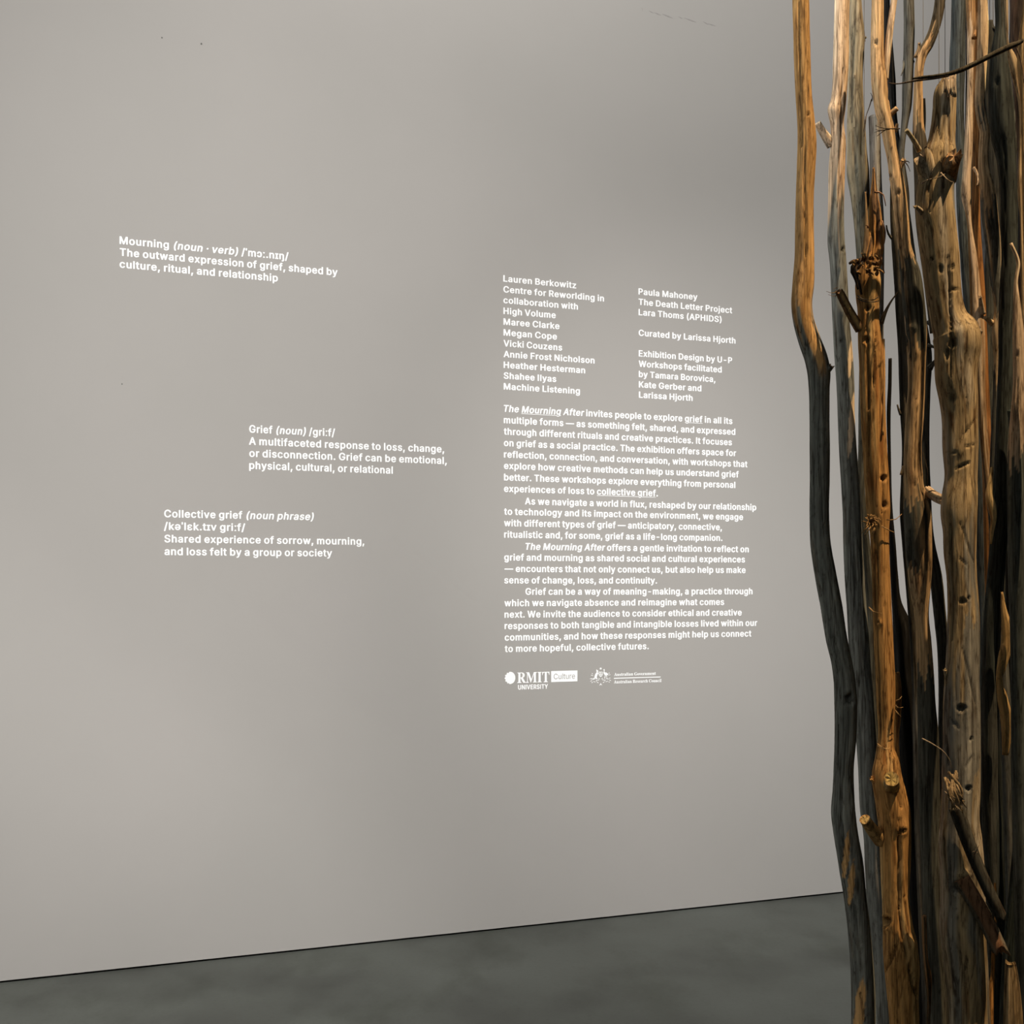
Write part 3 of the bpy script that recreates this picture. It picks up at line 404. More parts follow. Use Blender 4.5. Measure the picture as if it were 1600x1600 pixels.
crest = [
 [(0 + 2.0 * (1 if k % 2 == 0 else 0.55) * math.cos(math.radians(90 + k * 25.7)), 14.2 + 2.0 * (1 if k % 2 == 0 else 0.55) * math.sin(math.radians(90 + k * 25.7))) for k in range(14)],
 [(-17.5, -1.2), (-12, -0.9), (-9.6, 0.2), (-9.3, 3.2), (-8.2, 6.0), (-6.3, 8.3), (-6.4, 10.4), (-6.9, 11.8), (-6.2, 13.2), (-5.3, 11.9), (-4.2, 11.2), (-3.4, 10.3), (-4.4, 9.6), (-4.2, 7.4), (-2.9, 6.4), (-4.4, 5.9), (-5.2, 3.6), (-5.9, 1.4), (-5.6, -0.6), (-4.2, -1.9), (-7.4, -1.9), (-8.2, -0.6), (-9.4, -1.6), (-14, -2.2)],
 [(5.9, 13.4), (4.6, 12.6), (3.6, 12.2), (4.8, 11.6), (5.0, 9.6), (4.2, 7.6), (5.2, 5.2), (6.6, 3.8), (6.4, 1.2), (5.4, -1.5), (6.4, -1.5), (7.3, 1.0), (7.6, 3.4), (8.6, 3.4), (8.9, 1.2), (9.3, -1.5), (10.0, -1.3), (9.7, 1.6), (9.9, 3.6), (11.8, 4.2), (10.9, 6.3), (8.6, 7.9), (6.2, 8.0), (5.9, 9.8), (6.2, 11.8)],
 [(-2.9, 9.2), (2.9, 9.2), (2.9, 4.2), (1.8, 2.2), (0, 1.0), (-1.8, 2.2), (-2.9, 4.2)], [(-2.1, 8.4), (-0.4, 8.4), (-0.4, 6.0), (-2.1, 6.0)], [(0.4, 8.4), (2.1, 8.4), (2.1, 6.0), (0.4, 6.0)], [(-2.0, 5.2), (-0.4, 5.2), (-0.4, 2.6), (-1.4, 3.3)], [(0.4, 5.2), (2.0, 5.2), (1.4, 3.3), (0.4, 2.6)],
 [(-2.2, -12.2), (0, -8.4), (2.4, -12.2), (0, -11.2)],
]
for sgn in (-1, 1):
    for (x, y, L_, an) in ((13, 6.6, 2.6, 60), (14.2, 4.2, 2.4, 20), (12.4, 3.6, 2.0, 120), (10.5, -2.2, 6.4, 170), (3.8, -3.6, 5.2, 160), (14.6, -4.6, 4.2, 150), (9.6, -6.2, 5.0, 20), (4.6, -7.4, 4.0, 35), (13.2, -7.2, 3.2, 160), (6.5, -4.4, 4.0, 95), (2.4, -1.4, 3.0, 30), (14.0, -1.2, 3.8, 10)):
        c, s_ = math.cos(math.radians(an)), math.sin(math.radians(an))
        q = [(-L_ / 2, 0), (0, 0.55), (L_ / 2, 0), (0, -0.55)]
        crest.append([(sgn * (x + u * c - v * s_), y + u * s_ + v * c) for u, v in q])
art(b8, 'crest', crest, 938.5, 1058.8)
text_line(b8, [('Australian Government', 's')], 959.6, 1056.3, 1024.6, 4.9, 14)
art(b8, 'rule_line', [[(0, 0), (73.5, 0), (73.5, 1.4), (0, 1.4)]], 959.2, 1060.6)
text_line(b8, [('Australian Research Council', 's')], 959.3, 1068.0, 1033.4, 5.0, 14)

# faint marks on the wall
sc = block('scuff_mark', 'faint grey horizontal scuff high on the wall near its top edge', 'scuff', 1000, 38)
for (x0, y0, x1, y1, h) in ((1002.6, 11, 1004, 17.5, 3), (1014, 17, 1022, 19.5, 1.6), (1022, 19.5, 1034, 22, 1.6), (1035, 22, 1053, 25.5, 2.0), (1060, 26, 1067, 28, 1.3), (1069, 28, 1090, 31.5, 1.8), (1098, 33.5, 1108, 37, 1.6), (1106, 37, 1120, 38.5, 1.5)):
    n = max(4, int((x1 - x0) / 2)); up = []; dn = []
    s = m_per_px(x0)
    for i in range(n + 1):
        f = i / n; x = (x1 - x0) * f; y = -(y1 - y0) * f
        hh = h * 0.5 * (0.25 + math.sin(math.pi * min(max(f, 0.04), 0.96))) * random.uniform(0.6, 1.1)
        up.append((x * s, (y + hh) * s)); dn.append((x * s, (y - hh) * s))
    me = curve_mesh('smudge', [up + dn[::-1]], extrude=0.0001); me.materials.append(M['scuff'])
    o = bpy.data.objects.new('smudge', me); C.objects.link(o); on_wall(o, x0, y0, 0.0003, sc)
for (x, y, r, lb) in ((253, 59, 1.3, 'tiny dark nail hole at the top left of the wall, left of its twin'), (314.5, 68.5, 1.5, 'tiny dark nail hole at the top left of the wall, right of its twin'), (190.5, 600, 1.0, 'tiny dark speck on the wall between the two upper left definitions')):
    s = m_per_px(x)
    me = curve_mesh('nail_hole', [[(r * s * math.cos(k * .7) * random.uniform(.7, 1.1), r * s * 1.1 * math.sin(k * .7)) for k in range(9)]], extrude=0.0001)
    me.materials.append(M['hole']); o = bpy.data.objects.new('nail_hole', me); C.objects.link(o); on_wall(o, x, y, 0.0003)
    tag(o, lb, 'nail hole')
# ------------------------------------------------------------------ noise
def _h(ix, iy, iz, seed):
    n = (ix * 374761393 + iy * 668265263 + iz * 2147483647 + seed * 1274126177) & 0xffffffff
    n = ((n ^ (n >> 13)) * 1274126177) & 0xffffffff
    return ((n ^ (n >> 16)) & 0xffff) / 65535.0
def vnoise(x, y, z, seed=0):
    x0 = np.floor(x).astype(np.int64); y0 = np.floor(y).astype(np.int64); z0 = np.floor(z).astype(np.int64)
    fx, fy, fz = x - x0, y - y0, z - z0
    fx = fx * fx * (3 - 2 * fx); fy = fy * fy * (3 - 2 * fy); fz = fz * fz * (3 - 2 * fz)
    r = 0
    for dx in (0, 1):
        for dy in (0, 1):
            for dz in (0, 1):
                r = r + _h(x0 + dx, y0 + dy, z0 + dz, seed) * (fx if dx else 1 - fx) * (fy if dy else 1 - fy) * (fz if dz else 1 - fz)
    return r * 2 - 1
def fbm(x, y, z, seed=0, octv=3, gain=0.55):
    a, s, t = 1.0, 0.0, 0.0
    for o in range(octv):
        s = s + a * vnoise(x, y, z, seed + o * 17); t += a
        x, y, z, a = x * 2.03, y * 2.03, z * 2.03, a * gain
    return s / t
def sstep(a, b, x):
    t = np.clip((x - a) / (b - a), 0, 1); return t * t * (3 - 2 * t)

# ------------------------------------------------------------------ trunks and branches
def project(V):
    return 800 + FOC * V[..., 0] / V[..., 1], HOR - FOC * (V[..., 2] - CAM_H) / V[..., 1]

SK = 0.6        # the poles stand about 1.6 to 2.2 m from the camera: depths in the tables below are multiplied by this
FR = FOC / SK
def P(px, py, Z):
    Z = Z * SK
    return Vector(((px - 800.0) / FOC * Z, Z, CAM_H + (HOR - py) / FOC * Z))
def tube(name, pts, rad, seg=32, step=0.007, seed=0, col=None, ridge=0.03, lump=0.10, top='cut', cracks=(), knots=(),
         base=None, parent=None, twist=0.0, depth_sway=0.0, roughness=1.0, minstep=None):
    """one gnarled piece of wood along pts (world) with radii rad; cracks and knots are grooves, holes and bumps on its visible face"""
    pts = np.array([tuple(p) for p in pts], float); rad = np.array(rad, float)
    step = step * SK
    d = np.r_[0, np.cumsum(np.linalg.norm(np.diff(pts, axis=0), axis=1))]
    n = max(5, int(d[-1] / step)); s = np.linspace(0, d[-1], n)
    def spl(y):      # monotone-ish cubic through the samples
        m = np.gradient(y, d, axis=0); i = np.clip(np.searchsorted(d, s) - 1, 0, len(d) - 2)
        h = (d[i + 1] - d[i]); t = (s - d[i]) / h
        if y.ndim > 1: h = h[:, None]; t = t[:, None]
        return (2 * t**3 - 3 * t**2 + 1) * y[i] + (t**3 - 2 * t**2 + t) * h * m[i] + (-2 * t**3 + 3 * t**2) * y[i + 1] + (t**3 - t**2) * h * m[i + 1]
    c = spl(pts); r = np.maximum(spl(rad), rad.min() * 0.5)
    if depth_sway:
        c[:, 1] += SK * depth_sway * np.sin(s * 3.8 + seed) * np.minimum(1, s * 2)
    T = np.gradient(c, axis=0); T /= np.linalg.norm(T, axis=1)[:, None]
    ref = np.array([0, -1.0, 0]) if abs(T[0, 1]) < 0.8 else np.array([1.0, 0, 0])
    A = ref - (T @ ref)[:, None] * T; A /= np.linalg.norm(A, axis=1)[:, None]
    B = np.cross(T, A)
    th = np.linspace(0, 2 * np.pi, seg, endpoint=False)
    S, TH = np.meshgrid(s, th + 0, indexing='ij')
    TW = TH + twist * S
    S = S / SK
    R = r[:, None] * np.ones_like(TH)
    ca, sa = np.cos(TW), np.sin(TW)
    low = fbm(ca * 0.9 + 5, sa * 0.9, S * 4.0, seed, 2)
    rid = fbm(ca * 4.0, sa * 4.0, S * 5.0, seed + 3, 3)
    fine = fbm(ca * 9.0, sa * 9.0, S * 16.0, seed + 9, 2)
    # sharp long furrows
    fur = 1 - np.abs(fbm(ca * 2.6 + 9, sa * 2.6, S * 1.7, seed + 21, 2)) * 9
    fur = np.clip(fur, 0, 1) * sstep(0.05, 0.35, fbm(ca * 1.2, sa * 1.2 + 3, S * 2.1, seed + 31, 2) + 0.12)
    disp = lump * low + ridge * roughness * rid + 0.4 * ridge * roughness * fine - 0.075 * roughness * fur
    V = c[:, None, :] + (np.cos(TH)[..., None] * A[:, None, :] + np.sin(TH)[..., None] * B[:, None, :]) * (R * (1 + disp))[..., None]
    groove_shade = 0.75 * fur
    px, py = project(V)
    facing = np.cos(TH) > -0.15
    extra = np.zeros_like(R)
    for (x0, y0, x1, y1, wpx, dep) in cracks:
        t = np.clip(((px - x0) * (x1 - x0) + (py - y0) * (y1 - y0)) / ((x1 - x0)**2 + (y1 - y0)**2), 0, 1)
        wob = fbm(py / 22.0, px * 0, py * 0, seed + 51, 2) * 1.6
        dd = np.hypot(px - x0 - t * (x1 - x0) + wob, py - y0 - t * (y1 - y0))
        wl = wpx * (0.35 + 0.65 * np.sin(np.pi * np.clip(t, 0.02, 0.98)))
        g = np.exp(-(dd / wl)**2) * facing
        extra -= dep * g; groove_shade = np.maximum(groove_shade, 0.9 * g * (dep > 0))
    for (x, y, rx, ry, amp) in knots:
        nz = fbm(px / 3.2, py / 5.0, px * 0 + x, seed + 81, 2)
        q = (((px - x) / rx)**2 + ((py - y) / ry)**2) * (1 + 0.7 * nz) if amp < 0 else ((px - x) / rx)**2 + ((py - y) / ry)**2
        if amp > 0:
            extra += amp * np.exp(-q) * facing
        else:
            g = np.exp(-q * q) * facing
            rim = np.exp(-((np.sqrt(q) - 1.45) / 0.4)**2) * facing
            extra += amp * g + abs(amp) * 0.10 * rim; groove_shade = np.maximum(groove_shade, 0.85 * g)
    V += (np.cos(TH)[..., None] * A[:, None, :] + np.sin(TH)[..., None] * B[:, None, :]) * (R * extra)[..., None]
    # ends (index 0 is the upper or outer end)
    rr = np.random.RandomState(seed + 5)
    def ragged(i0, sign, amp):
        jag = fbm(np.cos(th) * 2.2, np.sin(th) * 2.2, th * 0, seed + 77, 3) + 0.5 * rr.uniform(-1, 1, seg)
        L = amp * (0.55 + 0.5 * jag)
        for k in range(seg):
            m = int(abs(L[k]) / step)
            idx = range(0, m) if i0 == 0 else range(n - m, n)
            for i in idx:
                q = (i if i0 == 0 else n - 1 - i) / max(m, 1)
                tgt = V[m if i0 == 0 else n - 1 - m, k]
                V[i, k] = tgt
    if top == 'broken': ragged(0, 1, 0.085 * SK * min(2.0, r[0] / 0.024))
    # albedo
    cc = col or {}
    wood = np.array(cc.get('wood', (0.42, 0.27, 0.13))); bark = np.array(cc.get('bark', (0.20, 0.175, 0.135)))
    pale = np.array(cc.get('pale', np.minimum(wood * 1.35 + 0.03, 0.8)))
    frac = cc.get('frac', 0.4)
    if callable(frac): frac = frac(py + 55 * fbm(ca * 2.4, sa * 2.4, S * 0.8, seed + 71, 2) + 26 * fbm(ca * 7, sa * 7, S * 2.0, seed + 73, 2))
    nb = fbm(ca * 0.9 + 2, sa * 0.9, S * 1.6, seed + 41, 3) * 0.9 + 0.28 * fbm(ca * 3, sa * 3, S * 4, seed + 43, 3)
    mb = sstep(-0.10, 0.10, nb + (np.asarray(frac) - 0.5) * 1.5)
    mp = sstep(0.0, 0.4, fbm(ca * 1.6, sa * 1.6 + 8, S * 3.1, seed + 45, 3))
    K = wood[None, None] * (1 - mp[..., None]) + pale[None, None] * mp[..., None]
    K = K * (1 - mb[..., None]) + (bark[None, None] * (1 + 0.35 * rid[..., None])) * mb[..., None]
    K = K * (1 + 0.42 * fine[..., None] + 0.38 * rid[..., None])
    mk = sstep(0.22, 0.42, fbm(ca * 5.5, sa * 5.5 + 2, S * 15.0, seed + 63, 3)) * sstep(-0.1, 0.3, fbm(ca * 1.3, sa * 1.3, S * 2.6, seed + 65, 2)) * cc.get('marks', 0.5)
    K = K * (1 - mk[..., None] * np.array([0.62, 0.70, 0.76]))
    disp_marks = mk
    for (x, y, rx, ry) in cc.get('lit_patch', ()):  # pools of warm light painted into the wood colour
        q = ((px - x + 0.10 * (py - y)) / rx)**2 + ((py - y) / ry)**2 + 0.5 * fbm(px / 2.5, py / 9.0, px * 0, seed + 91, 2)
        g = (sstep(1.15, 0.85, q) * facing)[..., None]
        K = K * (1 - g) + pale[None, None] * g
    stain = sstep(0.30, 0.55, fbm(ca * 2.2 + 4, sa * 2.2, S * 7.0, seed + 61, 3)) * cc.get('stain', 0.6)
    K = K * (1 - stain[..., None] * np.array([0.45, 0.6, 0.7]))
    K = K * (1 - 0.8 * np.clip(groove_shade, 0, 1)[..., None])  # shade of furrows, cracks and knot holes darkened into the colour
    K = np.clip(K, 0.004, 0.9)
    # caps with a second inner ring
    verts = V.reshape(-1, 3)
    i = np.arange(n - 1)[:, None] * seg; k = np.arange(seg)[None, :]
    f = np.stack([i + k, i + seg + k, i + seg + (k + 1) % seg, i + (k + 1) % seg], -1).reshape(-1, 4)
    ex = []; excol = []; faces = []
    for (row, sgn) in ((0, -1), (n - 1, 1)):
        ring = V[row]; cen = ring.mean(0)
        b0 = len(verts) + len(ex)
        inner = cen + (ring - cen) * 0.55 + (T[row] * sgn * -0.10 * r[row]) * rr.uniform(-.6, 1.4, seg)[:, None]
        ex += list(inner) + [cen - T[row] * sgn * 0.05 * r[row]]
        cw = np.array(cc.get('cut', wood * 1.1))
        excol += [cw * q for q in rr.uniform(0.75, 1.1, seg + 1)]
        for k_ in range(seg):
            k2 = (k_ + 1) % seg; a, b = row * seg + k_, row * seg + k2
            q1, q2 = b0 + k_, b0 + k2
            faces += [(a, b, q2, q1), (q1, q2, b0 + seg)] if sgn < 0 else [(b, a, q1, q2), (q2, q1, b0 + seg)]
    verts = np.vstack([verts, np.array(ex)])
    cols = np.vstack([K.reshape(-1, 3), np.array(excol)])
    if base is None: base = (0, 0, 0)
    verts = verts - np.array(base)
    me = bpy.data.meshes.new(name)
    nq = len(f); tri = [q for q in faces if len(q) == 3]; qd = [q for q in faces if len(q) == 4]
    allq = np.vstack([f, np.array(qd)]); allt = np.array(tri)
    me.vertices.add(len(verts)); me.vertices.foreach_set('co', verts.ravel())
    loops = np.r_[allq.ravel(), allt.ravel()]
    me.loops.add(len(loops)); me.loops.foreach_set('vertex_index', loops.astype(np.int32))
    me.polygons.add(len(allq) + len(allt))
    st = np.r_[np.arange(len(allq)) * 4, len(allq) * 4 + np.arange(len(allt)) * 3]
    me.polygons.foreach_set('loop_start', st.astype(np.int32))
    me.polygons.foreach_set('use_smooth', np.r_[np.ones(nq, bool), np.zeros(len(qd) + len(tri), bool)])
    me.update(calc_edges=True); me.validate()
    at = me.color_attributes.new('tint', 'FLOAT_COLOR', 'POINT')
    at.data.foreach_set('color', np.c_[np.clip(cols, 0.003, 0.9), np.ones(len(cols))].ravel().astype(np.float32))
    me.materials.append(M['wood'])
    o = bpy.data.objects.new(name, me); C.objects.link(o)
    if parent is not None: o.parent = parent
    else: o.location = base
    return o

TRUNKS = {}
def trunk(key, label, prof, Z, col, top_y=-330, top='cut', seed=1, seg=36, step=0.008, stubs=(), foot=True, shreds=(), name='tree_trunk', cat='tree trunk', group=None, depth_sway=0.012, foot_dx=0, **kw):
    """prof: (row, left, right) of the outline in the photograph; Z: depth at the top and at the bottom of the profile"""
    prof = sorted(prof); ys = [p[0] for p in prof]
    def zat(y):
        f = (y - ys[0]) / max(1, ys[-1] - ys[0]); f = min(max(f, 0), 1)
        return Z[0] + (Z[1] - Z[0]) * f
    pts = []; rad = []
    if top_y is not None and top_y < ys[0] - 20:
        y, xl, xr = prof[0]; xm = (xl + xr) / 2; h = (xr - xl) / 2
        for q in (1.0, 0.5):
            yy = ys[0] + (top_y - ys[0]) * q
            xo = random.uniform(-8, 8) * q
            pts.append(P(xm + xo, yy, zat(yy))); rad.append(h * (1 - 0.15 * q) / FR * zat(yy))
    for y, xl, xr in prof:
        pts.append(P((xl + xr) / 2, y, zat(y))); rad.append((xr - xl) / 2 / FR * zat(y))
    if foot:
        z = zat(ys[-1]); yf = HOR + FOC * CAM_H / (z * SK)
        y, xl, xr = prof[-1]
        if yf > y + 5:
            pts.append(P((xl + xr) / 2 + foot_dx, yf, z)); rad.append((xr - xl) / 2 / FR * z * 1.06)
    base = pts[-1].copy()
    if foot: base.z = 0.0; pts[-1].z = 0.004
    o = tube(name, pts, rad, seg=seg, step=step, seed=seed, col=col, top=top, base=tuple(base), depth_sway=depth_sway if foot else depth_sway * .5, **kw)
    tag(o, label, cat, group)
    for sb in stubs:
        (x0, y0, x1, y1, r0, r1, dz) = sb[:7]; opt = sb[7] if len(sb) > 7 else {}
        za = zat(y0) + opt.get('z0', 0.0); zb = za + dz
        n = 5; sp = []; rs = []
        bend = opt.get('bend', random.uniform(-2, 2))
        for i in range(n + 1):
            f = i / n
            x = x1 + (x0 - x1) * f; y = y1 + (y0 - y1) * f; zz = zb + (za - zb) * f
            nx, ny = -(y0 - y1), (x0 - x1); L = math.hypot(nx, ny) or 1
            bb = bend * math.sin(math.pi * f)
            sp.append(P(x + nx / L * bb, y + ny / L * bb, zz)); rs.append((r1 + (r0 - r1) * f**1.5) / FR * zz)
        c2 = dict(col); c2.update(opt.get('col', {}))
        nm = opt.get('name', 'branch_stub')
        tube(nm, sp, rs, seg=opt.get('seg', 18 if r0 > 2.5 else 8), step=0.004 if r0 > 2.5 else 0.012, seed=seed * 7 + int(x0), col=c2, base=tuple(base), parent=o, top=opt.get('top', 'cut'), lump=0.06)
    TRUNKS[key] = o
    return o
def twigs(parent, lines, name='twig', col=None, taper=0.35, r=1.0):
    """thin twigs, fibres and shreds: lists of (px, py, depth)"""
    for j, ln in enumerate(lines):
        pts = [P(*q[:3]) for q in ln]
        if len(pts) == 2: pts.insert(1, (pts[0] + pts[1]) / 2 + Vector((0.002, 0, 0.001)))
        n = len(pts); rs = [(r * (1 - (1 - taper) * i / (n - 1))) / FOC * pts[i].y for i in range(n)]
        tube(name, pts, rs, seg=7, step=0.010, seed=300 + j, col=col or {'wood': (0.10, 0.07, 0.045), 'bark': (0.07, 0.05, 0.035), 'frac': 0.6}, base=tuple(parent.location), parent=parent, lump=0.15, ridge=0.08)

GREY = (0.20, 0.185, 0.155); OLIVE = (0.135, 0.130, 0.100); SLATE = (0.105, 0.118, 0.112)
TAN = (0.55, 0.36, 0.18); ORANGE = (0.55, 0.29, 0.095); BEIGE = (0.60, 0.44, 0.29); CHAR = (0.009, 0.008, 0.0065); BROWN = (0.24, 0.13, 0.055)
# ---- the leftmost pale pole
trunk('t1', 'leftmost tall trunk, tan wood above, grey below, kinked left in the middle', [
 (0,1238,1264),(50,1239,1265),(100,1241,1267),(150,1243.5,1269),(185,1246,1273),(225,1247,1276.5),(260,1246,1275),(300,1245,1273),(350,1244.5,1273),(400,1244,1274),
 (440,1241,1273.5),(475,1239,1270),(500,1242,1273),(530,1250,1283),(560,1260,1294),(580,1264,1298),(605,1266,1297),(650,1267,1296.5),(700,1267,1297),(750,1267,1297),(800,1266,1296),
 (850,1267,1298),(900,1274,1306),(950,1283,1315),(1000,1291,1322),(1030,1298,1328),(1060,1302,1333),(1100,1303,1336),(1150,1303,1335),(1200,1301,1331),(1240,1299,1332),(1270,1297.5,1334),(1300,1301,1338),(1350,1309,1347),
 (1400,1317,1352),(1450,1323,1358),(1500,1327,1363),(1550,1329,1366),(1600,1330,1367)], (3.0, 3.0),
 dict(wood=(.49,.285,.105), bark=(.195,.205,.18), frac=lambda y: np.clip((y - 150) / 600.0, 0.10, 0.97), stain=.6, lit_patch=[(1322,1335,5,34),(1330,1380,5,34),(1343,1580,8,44),(1252,440,6,34)]), seed=11, seg=48, step=0.006,  # grey downward: weathering with shade painted in; ellipses: painted pools of light
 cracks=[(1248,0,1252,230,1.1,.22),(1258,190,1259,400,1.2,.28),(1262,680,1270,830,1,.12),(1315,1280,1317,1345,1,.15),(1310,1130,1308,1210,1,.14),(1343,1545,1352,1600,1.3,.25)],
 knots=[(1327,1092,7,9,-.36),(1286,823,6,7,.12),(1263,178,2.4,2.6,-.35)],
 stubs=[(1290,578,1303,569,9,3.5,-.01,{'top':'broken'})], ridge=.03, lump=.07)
# ---- second pole
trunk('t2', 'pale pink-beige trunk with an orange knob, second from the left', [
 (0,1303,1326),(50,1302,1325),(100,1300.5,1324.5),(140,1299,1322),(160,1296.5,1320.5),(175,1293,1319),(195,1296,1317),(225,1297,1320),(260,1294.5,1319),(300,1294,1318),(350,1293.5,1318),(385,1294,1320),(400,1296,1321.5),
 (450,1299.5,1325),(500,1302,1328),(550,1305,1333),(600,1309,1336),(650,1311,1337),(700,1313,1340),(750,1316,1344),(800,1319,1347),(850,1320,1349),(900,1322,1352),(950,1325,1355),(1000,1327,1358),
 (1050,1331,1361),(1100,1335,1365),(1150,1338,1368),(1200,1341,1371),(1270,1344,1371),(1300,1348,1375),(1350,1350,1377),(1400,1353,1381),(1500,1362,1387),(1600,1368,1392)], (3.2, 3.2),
 dict(wood=BEIGE, bark=(.20,.207,.185), frac=lambda y: np.clip((y - 120) / 300.0, 0.05, 0.97), stain=.5, lit_patch=[(1329,560,4,30),(1331,660,5,50)]), seed=22, seg=44, step=0.006,  # lower grey mixes weathering and painted shade; ellipses are painted light
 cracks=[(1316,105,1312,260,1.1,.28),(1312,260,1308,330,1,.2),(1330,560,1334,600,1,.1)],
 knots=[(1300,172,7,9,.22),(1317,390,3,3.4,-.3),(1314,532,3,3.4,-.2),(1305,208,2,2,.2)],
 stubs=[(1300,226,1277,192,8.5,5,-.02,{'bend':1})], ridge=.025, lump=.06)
# ---- third pole
trunk('t3', 'olive-grey furrowed trunk close behind the pink-beige one', [
 (0,1328,1346),(30,1328,1348),(60,1327.5,1351),(90,1327,1349),(120,1325,1347),(150,1324,1347.5),(200,1322,1350),(240,1322,1352),(275,1323,1355),(300,1327,1356),(350,1333,1355),(400,1337,1357),(450,1340,1359),
 (550,1342,1360),(640,1341,1356),(700,1341,1353),(760,1340,1351),(830,1344,1358),(880,1349,1364),(950,1354,1372),(1050,1357,1374),(1200,1360,1380),(1400,1368,1388),(1600,1378,1398)], (3.36, 3.38),
 dict(wood=(.20,.165,.105), bark=(.09,.088,.068), frac=lambda y: np.clip((y + 100) / 700.0, 0.35, 0.95), stain=.5), seed=33, seg=36, step=0.007,
 cracks=[(1334,200,1338,270,1.6,.3),(1345,190,1347,260,1.4,.25),(1331,40,1330,200,2.4,.3)],
 knots=[(1333,120,4,4.5,.25),(1332,122,2,2.4,-.3)], stubs=[(1349,64,1353.5,58,3.4,1.6,-.01)], ridge=.05, lump=.07)
# ---- orange trunk
t4 = trunk('t4', 'bright orange trunk, knotted and frayed, standing nearest at the left of the cluster', [
 (408,1347,1374),(425,1341,1375),(445,1337,1376),(465,1338,1375),(480,1340,1374),(500,1341,1374),(530,1342,1378),(560,1343.5,1382),(600,1345,1383),(650,1347,1384),(700,1350,1386),(750,1353,1389),(800,1357,1391),(830,1362,1390),
 (870,1364,1391),(920,1366,1393),(970,1367,1395),(1020,1369,1397),(1060,1371,1399),(1100,1372,1399),(1150,1373.5,1397),(1170,1371,1398),(1190,1367,1405),(1215,1363,1409),(1240,1366,1415),(1270,1370,1421),(1300,1373,1421),(1350,1375,1420),
 (1400,1377,1418),(1440,1378,1423),(1480,1378,1431),(1510,1380,1433),(1550,1384,1431),(1600,1388,1432)], (2.82, 2.82),
 dict(wood=ORANGE, pale=(.66,.43,.18), bark=(.28,.15,.06), frac=.16, stain=.85, marks=.9), top_y=None, top='broken', seed=44, seg=56, step=0.005,
 cracks=[(1354,480,1357,640,1.6,.3),(1368,520,1364,620,1.2,.25),(1375,570,1380,640,1.2,.22),(1358,640,1355,740,1.3,.25),(1384,690,1378,800,1.4,.2),(1392,1172,1390,1215,1.4,.2),(1395,1190,1408,1262,2,.25),
         (1405,1280,1404,1420,3,.35),(1404,1420,1418,1500,2.4,.35),(1418,1500,1432,1560,2,.3),(1412,1400,1424,1470,1.4,.2),(1383,1520,1402,1475,2,.25),(1400,1500,1402,1600,1.5,.2)],
 knots=[(1384,1441,5.5,7,-.7),(1356,481,4,4,-.4),(1354,531,4.5,5,-.35),(1355,531,8,8,.12),(1409,1295,8,10,.22),(1411,1298,3,4,-.3),(1406,1303,2.4,3,-.3),(1381,747,5,3.5,-.35),(1374,973,4,4,.25),(1373,972,2,1.6,-.3),(1383,790,4,5,-.25),(1425,1475,6,12,.15)],
 stubs=[(1344,515,1309,450,8,6.5,-.03,{'top':'broken','col':{'wood':(.20,.12,.07),'frac':.6}}),
        (1377,505,1404,455,4,.9,.01,{'bend':3,'col':{'wood':(.32,.22,.12)}}),
        (1393,1230,1393,1217,14,11.5,-.12,{'col':{'wood':(.52,.36,.13),'cut':(.66,.47,.17)},'bend':0}),
        (1376,1312,1351,1280,12,8.5,-.05,{'bend':1,'col':{'cut':(.6,.42,.17)}}),
        (1371,1222,1361,1214,5,3.4,-.01,{'top':'broken'}),
        (1380,530,1379,680,2.5,1.8,-.012,{'name':'bark_strip','z0':-.012})], ridge=.05, lump=.09)
# frayed collar, tie and fibre clumps of the orange trunk
rs = random.Random(5)
fib = []
for k in range(26):
    a = rs.uniform(0, 6.28); r_ = rs.uniform(4, 13)
    fib.append([(1361 + rs.uniform(-6, 9), 814 + rs.uniform(-6, 8), 2.765), (1361 + r_ * math.cos(a) * 1.2, 816 + r_ * math.sin(a), 2.735), (1360 + 1.45 * r_ * math.cos(a + .3), 819 + 1.35 * r_ * math.sin(a + .3) + 3, 2.75)])
twigs(t4, fib, 'fibre', {'wood': (.42, .25, .10), 'frac': .1}, r=1.3)
twigs(t4, [[(1385,812,2.79),(1398,812,2.79),(1409,803,2.80)],[(1378,822,2.79),(1390,829,2.77),(1398,832,2.78)],[(1358,949,2.79),(1368,957,2.76),(1378,958,2.76)],[(1371,1162,2.79),(1380,1169,2.76),(1391,1171,2.77)],[(1372,1165,2.79),(1383,1172,2.76),(1391,1168,2.78)],
           [(1399,1102,2.80),(1404,1106,2.78),(1411,1105,2.79)],[(1399,1110,2.80),(1404,1116,2.78),(1408,1120,2.79)],[(1400,1095,2.80),(1406,1092,2.78),(1409,1088,2.79)]], 'fibre', {'wood': (.45, .28, .12), 'frac': 0}, r=1.1)
coll = []
for k in range(22):
    x = 1334 + rs.uniform(0, 42); y = rs.uniform(404, 430)
    a = rs.uniform(-2.6, 0.2); l = rs.uniform(5, 16)
    coll.append([(x, y, 2.775), (x + .5 * l * math.cos(a) * .8 + rs.uniform(-2, 2), y + .5 * l * math.sin(a), 2.755), (x + l * math.cos(a) * .7, y + l * math.sin(a) + rs.uniform(0, 6), 2.76 + rs.uniform(-.02, .02))])
twigs(t4, coll, 'bark_shred', {'wood': (.40, .23, .09), 'bark': (.10, .06, .035), 'frac': .45}, r=2.3, taper=.3)
